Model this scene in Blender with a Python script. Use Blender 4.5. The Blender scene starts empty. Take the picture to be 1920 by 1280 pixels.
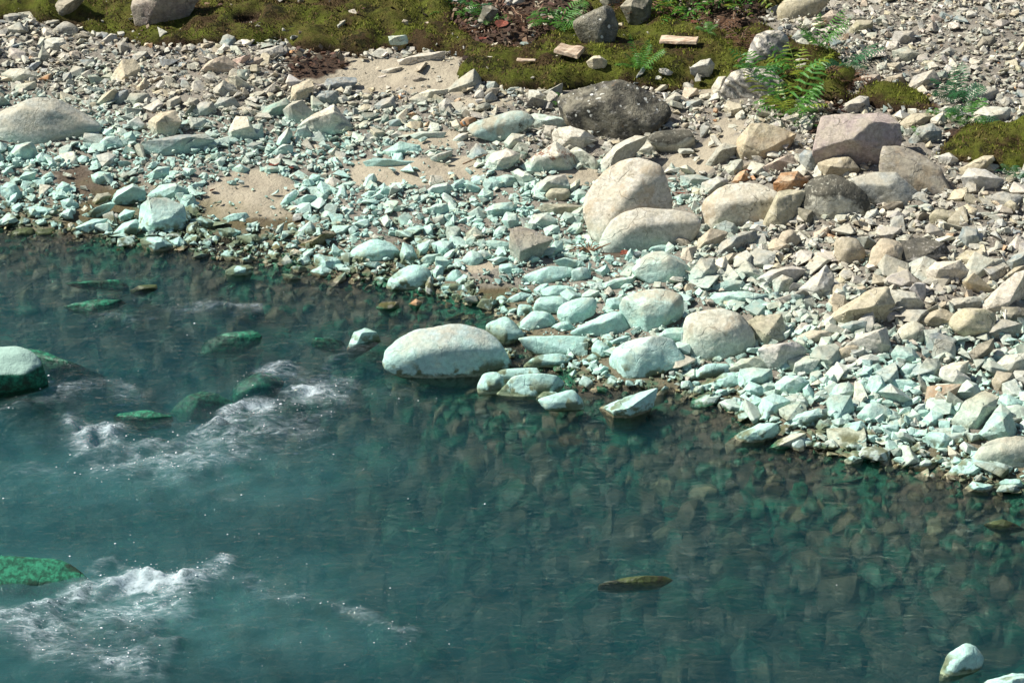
import bpy, bmesh, math, random
import numpy as np
from mathutils import Vector, noise
random.seed(7); RNG = np.random.default_rng(7)
S = bpy.context.scene
# ---------------------------------------------------------------- camera, sky, sun, exposure
HC, PITCH, HFOV = 7.0, math.radians(27), math.radians(24)
cam_d = bpy.data.cameras.new("camera"); cam = bpy.data.objects.new("camera", cam_d)
S.collection.objects.link(cam); S.camera = cam
cam.location = (0, 0, HC); cam.rotation_euler = (math.pi/2-PITCH, 0, 0)
cam_d.sensor_width = 36; cam_d.lens = 18/math.tan(HFOV/2); cam_d.clip_end = 500
SUN_EL, SUN_TRAVEL = math.radians(47), math.radians(-8)      # sun to the left, a little beyond the bank
w = bpy.data.worlds.new("World"); S.world = w; w.use_nodes = True
nt = w.node_tree; bg = nt.nodes['Background']
sky = nt.nodes.new('ShaderNodeTexSky'); sky.sky_type = 'NISHITA'; sky.sun_disc = False
tx, ty = math.cos(SUN_TRAVEL), math.sin(SUN_TRAVEL)           # horizontal direction in which the light travels
sky.sun_elevation = SUN_EL; sky.sun_rotation = math.atan2(-tx, -ty)
nt.links.new(sky.outputs[0], bg.inputs[0]); bg.inputs[1].default_value = 0.062
sl = bpy.data.lights.new("sun", 'SUN'); sl.energy = 5.0; sl.angle = math.radians(0.5); sl.color = (1, .965, .87)
so = bpy.data.objects.new("sun", sl); S.collection.objects.link(so); so.location = (-20, 20, 30)
so.rotation_euler = Vector((tx*math.cos(SUN_EL), ty*math.cos(SUN_EL), -math.sin(SUN_EL))).to_track_quat('-Z', 'Y').to_euler()
S.view_settings.view_transform = 'Standard'; S.view_settings.look = 'None'
S.view_settings.exposure = 0.62; S.view_settings.gamma = 1
S.cycles.use_denoising = True
S.cycles.max_bounces = 8; S.cycles.transparent_max_bounces = 12

# ---------------------------------------------------------------- projection helpers (pixels of the 1920x1280 photograph)
FPX = 960/math.tan(HFOV/2)
CF = np.array([0, math.cos(PITCH), -math.sin(PITCH)]); CU = np.array([0, math.sin(PITCH), math.cos(PITCH)]); CR = np.array([1., 0, 0])
C0 = np.array([0, 0, HC])
def ray(px, py): return CF + CR*((px-960)/FPX) + CU*((640-py)/FPX)      # depth 1 along the axis
def project(P):
    Q = P - C0; dep = Q@CF
    return 960+FPX*(Q@CR)/dep, 640-FPX*(Q@CU)/dep
def at_z(px, py, z=0.):
    r = ray(px, py); return C0 + r*((z-HC)/r[2])
# value noise
def vnoise(P, seed=0):
    P = np.asarray(P, dtype=np.float64); i = np.floor(P).astype(np.int64); f = P-i; f = f*f*(3-2*f)
    def h(a, b, c):
        n = (a*374761393 + b*668265263 + c*2147483647 + seed*1274126177) & 0xffffffff
        n = ((n ^ (n >> 13))*1274126177) & 0xffffffff
        n = ((n ^ (n >> 15))*2246822519) & 0xffffffff
        return ((n ^ (n >> 16)) & 0xffffff)/float(0xffffff)
    x, y, z = i.T; u, v, q = f.T; r = 0
    for dx in (0, 1):
        for dy in (0, 1):
            for dz in (0, 1):
                r = r + h(x+dx, y+dy, z+dz)*(u if dx else 1-u)*(v if dy else 1-v)*(q if dz else 1-q)
    return r*2-1
def fbm(P, octv=4, seed=0, gain=.5):
    P = np.asarray(P); a, r = 1., 0
    for o in range(octv):
        r = r + a*vnoise(P*(2.03**o)+o*17.3, seed+o); a *= gain
    return r
def P3(x, y, z=0): return np.stack([x, y, np.zeros_like(x)+z], 1)
def sstep(a, b, x): t = np.clip((x-a)/(b-a), 0, 1); return t*t*(3-2*t)
def inpoly(px, py, poly):
    r = np.zeros(px.shape, bool); n = len(poly)
    for k in range(n):
        x1, y1 = poly[k]; x2, y2 = poly[(k+1) % n]
        if y1 == y2: continue
        c = ((y1 > py) != (y2 > py)) & (px < (x2-x1)*(py-y1)/(y2-y1)+x1); r ^= c
    return r

# ---------------------------------------------------------------- the lie of the land
WL = [(-700, 405), (-300, 415), (0, 422), (90, 440), (200, 446), (300, 466), (450, 482), (600, 512), (720, 530), (800, 553), (930, 578), (965, 640),
      (960, 715), (1080, 722), (1180, 722), (1290, 740), (1380, 772), (1460, 815), (1560, 840), (1640, 858), (1760, 885), (1900, 912), (2200, 985), (2700, 1090)]
WLW = np.array([at_z(*p)[:2] for p in WL])
WLW = WLW[np.argsort(WLW[:, 0])]
def wdist(x, y):
    r = np.full(len(x), 1e9)
    for (ax, ay), (bx, by) in zip(WLW[:-1], WLW[1:]):
        t = np.clip(((x-ax)*(bx-ax)+(y-ay)*(by-ay))/((bx-ax)**2+(by-ay)**2+1e-12), 0, 1); r = np.minimum(r, np.hypot(x-ax-t*(bx-ax), y-ay-t*(by-ay)))
    r = np.where(x < WLW[0, 0], np.abs(y-WLW[0, 1]), np.where(x > WLW[-1, 0], np.abs(y-WLW[-1, 1]), r))
    return np.where(y > yw(x), r, -r)
def yw(x): return np.interp(x, WLW[:, 0], WLW[:, 1])
def ground_z(x, y):
    x = np.atleast_1d(np.asarray(x, float)); y = np.atleast_1d(np.asarray(y, float))
    d = wdist(x, y)+.07*fbm(P3(x*3, y*3), 3, 5)
    land = .10*d+.03*np.maximum(d-2., 0)**1.0+.08*np.maximum(d-4.5, 0)+.10*np.maximum(d-9, 0)
    bed = -.78*(1-np.exp(np.minimum(d, 0)/2.0))
    z = np.where(d > 0, land, bed)
    rg = .5+.5*np.tanh((d-.2)*2)
    n = fbm(P3(x*.9, y*.9), 4, 11)*(.035+.03*rg)+fbm(P3(x*6, y*6), 3, 23)*.012
    near = np.exp(-(d/.25)**2)
    return z+n*(1-.75*near)-.012*near*(d < 0)
def hit(px, py, up=0., water=True):
    r = ray(px, py); t0, t1 = 7., 40.; ts = np.linspace(t0, t1, 1600); Q = C0+ts[:, None]*r
    g = ground_z(Q[:, 0], Q[:, 1])+up
    if water: g = np.maximum(g, -.01)
    k = np.argmax(Q[:, 2] < g)
    return Q[k]
# zones, as outlines in the photograph dropped on to the ground
MOSS = [[(-700, -200), (-700, 20), (0, 30), (60, 40), (135, 52), (200, 60), (250, 78), (300, 86), (400, 88), (480, 76), (520, 70), (545, 80), (560, 92), (640, 98), (690, 104), (780, 92), (850, 98), (868, 130),
         (890, 150), (960, 166), (1050, 170), (1150, 150), (1300, 170), (1400, 150), (1500, 175), (1500, 130), (1480, 80), (1430, 40), (1480, 0), (1520, -200)],
        [(1440, 130), (1500, 90), (1560, 95), (1600, 160), (1590, 190), (1500, 190), (1480, 215), (1440, 200)],
        [(1620, 165), (1680, 172), (1740, 190), (1760, 205), (1700, 208), (1640, 200)], [(1540, 175), (1600, 180), (1600, 195), (1560, 200)],
        [(1765, 245), (1830, 235), (2000, 245), (2100, 330), (1900, 320), (1830, 300), (1780, 290)], [(1540, 275), (1600, 268), (1640, 278), (1600, 290)]]
SAND = [[(560, 100), (640, 105), (700, 108), (790, 105), (860, 105), (895, 150), (860, 178), (760, 172), (690, 175), (560, 150)],
        [(385, 350), (430, 325), (500, 320), (545, 335), (550, 360), (530, 390), (560, 410), (500, 415), (400, 410), (378, 385)],
        [(760, 248), (860, 245), (870, 278), (780, 280)], [(650, 300), (900, 292), (910, 330), (780, 350), (650, 345)], [(650, 318), (700, 305), (780, 312), (770, 330), (700, 338), (660, 330)],
        [(1050, 318), (1110, 312), (1140, 330), (1100, 350), (1060, 345)], [(1230, 310), (1340, 250), (1400, 250), (1360, 300), (1300, 330)],
        [(1280, 150), (1350, 155), (1380, 175), (1300, 180)], [(350, 85), (420, 88), (470, 95), (400, 100)], [(850, 185), (950, 180), (960, 195), (880, 205)],
        [(1330, 235), (1380, 215), (1400, 240), (1370, 255)], [(530, 80), (560, 90), (640, 100), (600, 110), (560, 105)], [(860, 490), (960, 480), (960, 500), (880, 510)]]
MUD = [[(110, 325), (160, 310), (190, 330), (200, 360), (150, 372), (110, 350)], [(160, 380), (220, 350), (270, 340), (265, 370), (240, 400), (160, 430), (110, 430)],
       [(430, 415), (560, 410), (600, 425), (500, 432), (420, 428)], [(890, 545), (960, 540), (955, 568), (900, 562)], [(1110, 440), (1180, 460), (1170, 485), (1120, 480)]]
DARK = [[(830, -60), (1120, -60), (1090, 40), (1000, 75), (950, 95), (880, 80), (850, 50)], [(1200, -60), (1460, -60), (1440, 30), (1370, 70), (1310, 55), (1240, 45)],
        [(1520, 240), (1570, 200), (1590, 230), (1560, 275)], [(540, 110), (600, 100), (650, 115), (640, 140), (570, 155), (530, 140)]]
def zone(x, y, z, polys, warp=14, seed=3):
    px, py = project(P3(x, y, z))
    n1 = fbm(P3(x*5, y*5), 3, seed); n2 = fbm(P3(x*5, y*5, 9), 3, seed+50)
    px = px+n1*warp; py = py+n2*warp*.45
    r = np.zeros(len(x), bool)
    for p in polys: r |= inpoly(px, py, p)
    return r

# ---------------------------------------------------------------- node materials
def nmat(name):
    m = bpy.data.materials.new(name); m.use_nodes = True; t = m.node_tree
    b = t.nodes['Principled BSDF']; b.inputs['Roughness'].default_value = .85; b.inputs['Specular IOR Level'].default_value = .3
    class N: pass
    n = N(); n.m, n.t, n.b = m, t, b
    def node(k, **kw):
        x = t.nodes.new(k)
        for a, v in kw.items(): setattr(x, a, v)
        return x
    def link(a, b_): t.links.new(a, b_)
    def setin(sock, v):
        if isinstance(v, bpy.types.NodeSocket): t.links.new(v, sock)
        else: sock.default_value = v
    def math_(op, a, b_=0., clamp=False):
        x = node('ShaderNodeMath', operation=op, use_clamp=clamp); setin(x.inputs[0], a); setin(x.inputs[1], b_); return x.outputs[0]
    def ramp(v, lo, hi, a=0., b_=1.):
        x = node('ShaderNodeMapRange', interpolation_type='SMOOTHSTEP'); setin(x.inputs[0], v)
        for i, q in zip((1, 2, 3, 4), (lo, hi, a, b_)): setin(x.inputs[i], q)
        return x.outputs[0]
    def mix(f, a, b_, mode='MIX'):
        x = node('ShaderNodeMix', data_type='RGBA', blend_type=mode); setin(x.inputs[0], f)
        for s, q in ((x.inputs[6], a), (x.inputs[7], b_)): setin(s, q if isinstance(q, bpy.types.NodeSocket) else (*q, 1))
        return x.outputs[2]
    geo = node('ShaderNodeNewGeometry'); n.pos = geo.outputs['Position']; n.nrm = geo.outputs['Normal']
    sx = node('ShaderNodeSeparateXYZ'); link(n.pos, sx.inputs[0]); n.z = sx.outputs[2]
    sn = node('ShaderNodeSeparateXYZ'); link(n.nrm, sn.inputs[0]); n.nz = sn.outputs[2]
    def noise_(scale, detail=4, rough=.55, vec=None, stretch=None, dist=0.):
        x = node('ShaderNodeTexNoise'); x.inputs['Scale'].default_value = scale; x.inputs['Detail'].default_value = detail
        x.inputs['Roughness'].default_value = rough; x.inputs['Distortion'].default_value = dist
        v = vec or n.pos
        if stretch:
            mp = node('ShaderNodeMapping'); link(v, mp.inputs[0]); mp.inputs['Scale'].default_value = stretch[0]
            mp.inputs['Rotation'].default_value = stretch[1] if len(stretch) > 1 else (0, 0, 0); v = mp.outputs[0]
        link(v, x.inputs['Vector']); return x.outputs[0]
    def voro(scale, feature='F1', out=0):
        x = node('ShaderNodeTexVoronoi', feature=feature); x.inputs['Scale'].default_value = scale; link(n.pos, x.inputs['Vector']); return x.outputs[out]
    def bump(h, strength=.5, dist=.01, nrm=None):
        x = node('ShaderNodeBump'); x.inputs['Strength'].default_value = strength; x.inputs['Distance'].default_value = dist
        link(h, x.inputs['Height'])
        if nrm: link(nrm, x.inputs['Normal'])
        return x.outputs[0]
    def attr(nm):
        x = node('ShaderNodeAttribute'); x.attribute_name = nm; return x
    for k, f in dict(node=node, link=link, math=math_, ramp=ramp, mix=mix, noise=noise_, voro=voro, bump=bump, attr=attr, setin=setin).items(): setattr(n, k, f)
    return n
TURQ = (.40, .64, .555); ALGAE = (.018, .105, .055); OLIVE = (.075, .075, .012)
def stone_mat(name, kind='plain'):
    """rock of the bank: own colour, chalky turquoise film in the splash zone, algae at and below the waterline"""
    n = nmat(name); a = n.attr('tone')
    big = n.noise(9, 4); mid = n.noise(38, 5, .6); fine = n.noise(160, 3, .7)
    col = n.mix(n.ramp(big, .38, .64), a.outputs['Color'], n.mix(.4, a.outputs['Color'], (.46, .42, .31)))
    v = n.math('ADD', n.math('MULTIPLY', mid, .75), n.math('MULTIPLY', fine, .5))
    col = n.mix(1., col, n.mix(n.ramp(v, .4, .85), (.60, .60, .58), (1.25, 1.25, 1.25)), 'MULTIPLY')
    veins = n.noise(22, 3, .5, stretch=((1, .3, 2.5), (.5, .3, .7)))
    col = n.mix(n.math('MULTIPLY', n.ramp(veins, .60, .66), .28), col, (.5, .48, .44))
    rust = n.noise(14, 4, .6, stretch=((1, 1, 1), (1, 2, 3)))
    col = n.mix(n.math('MULTIPLY', n.ramp(rust, .64, .76), .3), col, (.30, .17, .07))
    bh = [(mid, .55, .014), (fine, .5, .005)]
    vc = n.node('ShaderNodeTexVoronoi', feature='DISTANCE_TO_EDGE'); vc.inputs['Scale'].default_value = 3.6
    wv_ = n.node('ShaderNodeVectorMath', operation='SCALE'); nn = n.node('ShaderNodeTexNoise'); nn.inputs['Scale'].default_value = 7; n.link(n.pos, nn.inputs['Vector']); n.link(nn.outputs[1], wv_.inputs[0]); wv_.inputs['Scale'].default_value = .22
    ad = n.node('ShaderNodeVectorMath', operation='ADD'); n.link(n.pos, ad.inputs[0]); n.link(wv_.outputs[0], ad.inputs[1]); n.link(ad.outputs[0], vc.inputs['Vector'])
    crk = n.math('MULTIPLY', n.ramp(vc.outputs[0], .016, .004), n.ramp(n.noise(4.5, 3), .46, .56))
    col = n.mix(n.math('MULTIPLY', crk, .6), col, (.10, .085, .06)); bh.append((n.math('SUBTRACT', 1, crk), .6, .006))
    stn = n.math('MULTIPLY', n.ramp(n.noise(5.5, 5, .7), .54, .66), .42); col = n.mix(stn, col, n.mix(.5, a.outputs['Color'], (.16, .13, .08)))
    if kind == 'lichen':                                             # dark boulder peppered with white lichen
        s = n.math('ADD', n.voro(15), n.math('MULTIPLY', n.math('SUBTRACT', n.noise(45, 4, .7), .5), .42)); m_ = n.math('MULTIPLY', n.ramp(n.math('ADD', s, n.math('MULTIPLY', n.math('SUBTRACT', n.noise(9, 2), .5), .5)), .17, .12), n.ramp(n.noise(3, 3), .44, .52)); m_ = n.math('MAXIMUM', m_, n.math('MULTIPLY', n.ramp(n.noise(7, 5, .75), .64, .67), .9))
        s2 = n.math('MULTIPLY', n.ramp(n.voro(60), .24, .14), .55)
        col = n.mix(n.math('MULTIPLY', s2, .4), col, (.22, .22, .20)); col = n.mix(m_, col, (.66, .66, .6))
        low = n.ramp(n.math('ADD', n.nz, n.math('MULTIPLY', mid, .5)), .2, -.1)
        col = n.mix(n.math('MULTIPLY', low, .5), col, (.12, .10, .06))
        bh = bh+[(mid, .6, .02)]
    if kind == 'blacktop':                                           # pale stone with black lichen over its crown
        t = n.math('ADD', n.math('MULTIPLY', n.nz, .75), n.math('MULTIPLY', big, 1.1))
        m_ = n.math('MULTIPLY', n.ramp(t, .58, .86), n.ramp(n.noise(40, 5, .75), .30, .46))
        col = n.mix(n.math('MULTIPLY', m_, .93), col, (.042, .040, .03))
    if kind == 'patchy':                                             # pale stone with a few small dark patches
        m_ = n.math('MULTIPLY', n.ramp(n.noise(5.5, 3), .60, .66), n.ramp(n.noise(60, 4, .7), .42, .55))
        col = n.mix(n.math('MULTIPLY', m_, .85), col, (.06, .05, .03))
        col = n.mix(n.math('MULTIPLY', n.ramp(n.noise(7, 4), .5, .62), .5), col, (.40, .29, .17))
    if kind == 'striped':                                            # banded gneiss
        wv = n.node('ShaderNodeTexWave'); wv.inputs['Scale'].default_value = 4.2; wv.inputs['Distortion'].default_value = 7; wv.inputs['Detail'].default_value = 3
        wv.inputs['Detail Scale'].default_value = 1.6; mp = n.node('ShaderNodeMapping'); n.link(n.pos, mp.inputs[0]); mp.inputs['Rotation'].default_value = (.6, .9, .4); n.link(mp.outputs[0], wv.inputs[0])
        col = n.mix(n.ramp(wv.outputs[1], .25, .45, .75, 0), col, (.13, .13, .13)); bh.append((wv.outputs[1], .7, .03))
    if kind == 'rusty':
        m_ = n.math('MULTIPLY', n.ramp(n.noise(7, 4), .50, .60), n.ramp(n.noise(60, 4), .4, .55)); col = n.mix(m_, col, (.20, .07, .035))
    # pale silt dusted on what faces up
    dust = n.math('MULTIPLY', n.ramp(n.nz, .15, .8), n.math('MULTIPLY', n.ramp(n.noise(11, 5, .65), .40, .62), .5 if kind in ('plain', 'patchy', 'rusty') else .12)); col = n.mix(dust, col, (.50, .44, .33))
    # turquoise film
    zz = n.math('ADD', n.z, n.math('MULTIPLY', n.math('SUBTRACT', n.noise(2.1, 3), .5), .28))
    zz = n.math('ADD', zz, n.math('MULTIPLY', n.math('SUBTRACT', mid, .5), .10))
    cm = n.math('MULTIPLY', n.ramp(zz, .275, .10), n.math('MULTIPLY', a.outputs['Alpha'], n.ramp(n.noise(30, 5, .65), .30, .48, .70, .97)))
    tq = n.mix(n.ramp(big, .35, .65), TURQ, (.39, .585, .535)); tq = n.mix(n.ramp(n.noise(16, 3), .52, .70), tq, (.50, .65, .52))
    tq = n.mix(1., tq, n.mix(n.ramp(v, .4, .85), (.74, .75, .75), (1.15, 1.15, 1.15)), 'MULTIPLY')
    col = n.mix(cm, col, tq)
    # olive slime just above the waterline, green algae below it
    z2 = n.math('ADD', n.z, n.math('MULTIPLY', n.math('SUBTRACT', n.noise(20, 4), .5), .07))
    sl_ = n.math('MULTIPLY', n.ramp(z2, .11, .05), n.math('MULTIPLY', n.ramp(n.noise(8, 3), .50, .58), .8)); col = n.mix(sl_, col, OLIVE)
    al = n.ramp(z2, .034, .010); 
    gr = n.mix(n.ramp(n.noise(25, 4), .45, .7), ALGAE, (.05, .22, .12)); gr = n.mix(n.ramp(n.math('ADD', n.noise(2.0, 3), n.math('MULTIPLY', n.math('SUBTRACT', a.outputs['Alpha'], .5), .45)), .46, .52), gr, n.mix(1., a.outputs['Color'], (.58, .55, .40), 'MULTIPLY')); gr = n.mix(n.math('MULTIPLY', n.ramp(n.noise(30, 4), .5, .62), .5), gr, (.07, .065, .03)); gr = n.mix(n.math('MULTIPLY', n.ramp(n.math('SUBTRACT', n.z, 0), -.10, -.30), .35), gr, (.05, .06, .045))
    gr = n.mix(n.ramp(n.z, .0, .03), gr, n.mix(n.ramp(mid, .4, .6), (.012, .055, .025), (.05, .085, .03))); col = n.mix(al, col, gr)
    if kind in ('algae', 'slime'):
        c1, c2, c3 = ((.010, .075, .045), (.025, .20, .11), (.018, .045, .028)) if kind == 'algae' else ((.04, .055, .02), (.075, .10, .035), (.03, .03, .015))
        col = n.mix(n.ramp(mid, .40, .62), c1, c2); col = n.mix(n.ramp(big, .52, .68), col, c3)
        col = n.mix(n.math('MULTIPLY', a.outputs['Alpha'], n.math('MULTIPLY', n.ramp(n.z, .03, .12), n.ramp(n.nz, .3, .7))), col, (.36, .52, .44))
    n.link(col, n.b.inputs['Base Color'])
    n.link(n.ramp(n.z, .0, .03, .28, .88), n.b.inputs['Roughness'])
    nr = None
    for h, s_, d_ in bh: nr = n.bump(h, s_, d_, nr)
    n.link(nr, n.b.inputs['Normal']); return n.m
MS = {k: stone_mat(k+'_stone', k) for k in ('plain', 'lichen', 'blacktop', 'patchy', 'striped', 'rusty', 'algae', 'slime')}

def mesh_obj(name, V, F, mat, parent=None, smooth=False, tone=None):
    me = bpy.data.meshes.new(name); V = np.asarray(V, np.float32); F = np.asarray(F, np.int32)
    me.vertices.add(len(V)); me.vertices.foreach_set('co', V.ravel())
    k = F.shape[1]; me.loops.add(F.size); me.loops.foreach_set('vertex_index', F.ravel())
    me.polygons.add(len(F)); me.polygons.foreach_set('loop_start', np.arange(0, F.size, k, dtype=np.int32))
    try: me.polygons.foreach_set('loop_total', np.full(len(F), k, np.int32))
    except Exception: pass
    me.polygons.foreach_set('use_smooth', np.full(len(F), smooth, bool))
    me.update(calc_edges=True); me.validate()
    if tone is not None:
        at = me.attributes.new('tone', 'FLOAT_COLOR', 'POINT'); T = np.asarray(tone, np.float32)
        if T.ndim == 1: T = np.tile(T, (len(V), 1))
        at.data.foreach_set('color', T.ravel())
    if mat: me.materials.append(mat)
    o = bpy.data.objects.new(name, me); S.collection.objects.link(o)
    if parent: o.parent = parent
    return o
def tag(o, label=None, cat=None, group=None, kind=None):
    for k, v in (('label', label), ('category', cat), ('group', group), ('kind', kind)):
        if v: o[k] = v
    return o
def gridfaces(nx, ny):
    i = np.arange((ny-1)*(nx-1)); r, c = i//(nx-1), i % (nx-1); a = r*nx+c
    return np.stack([a, a+1, a+nx+1, a+nx], 1)
REFR, VCOL, VABS, VDEN = .4, (.055, .36, .44), (.05, .31, .41), 1.4
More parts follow.
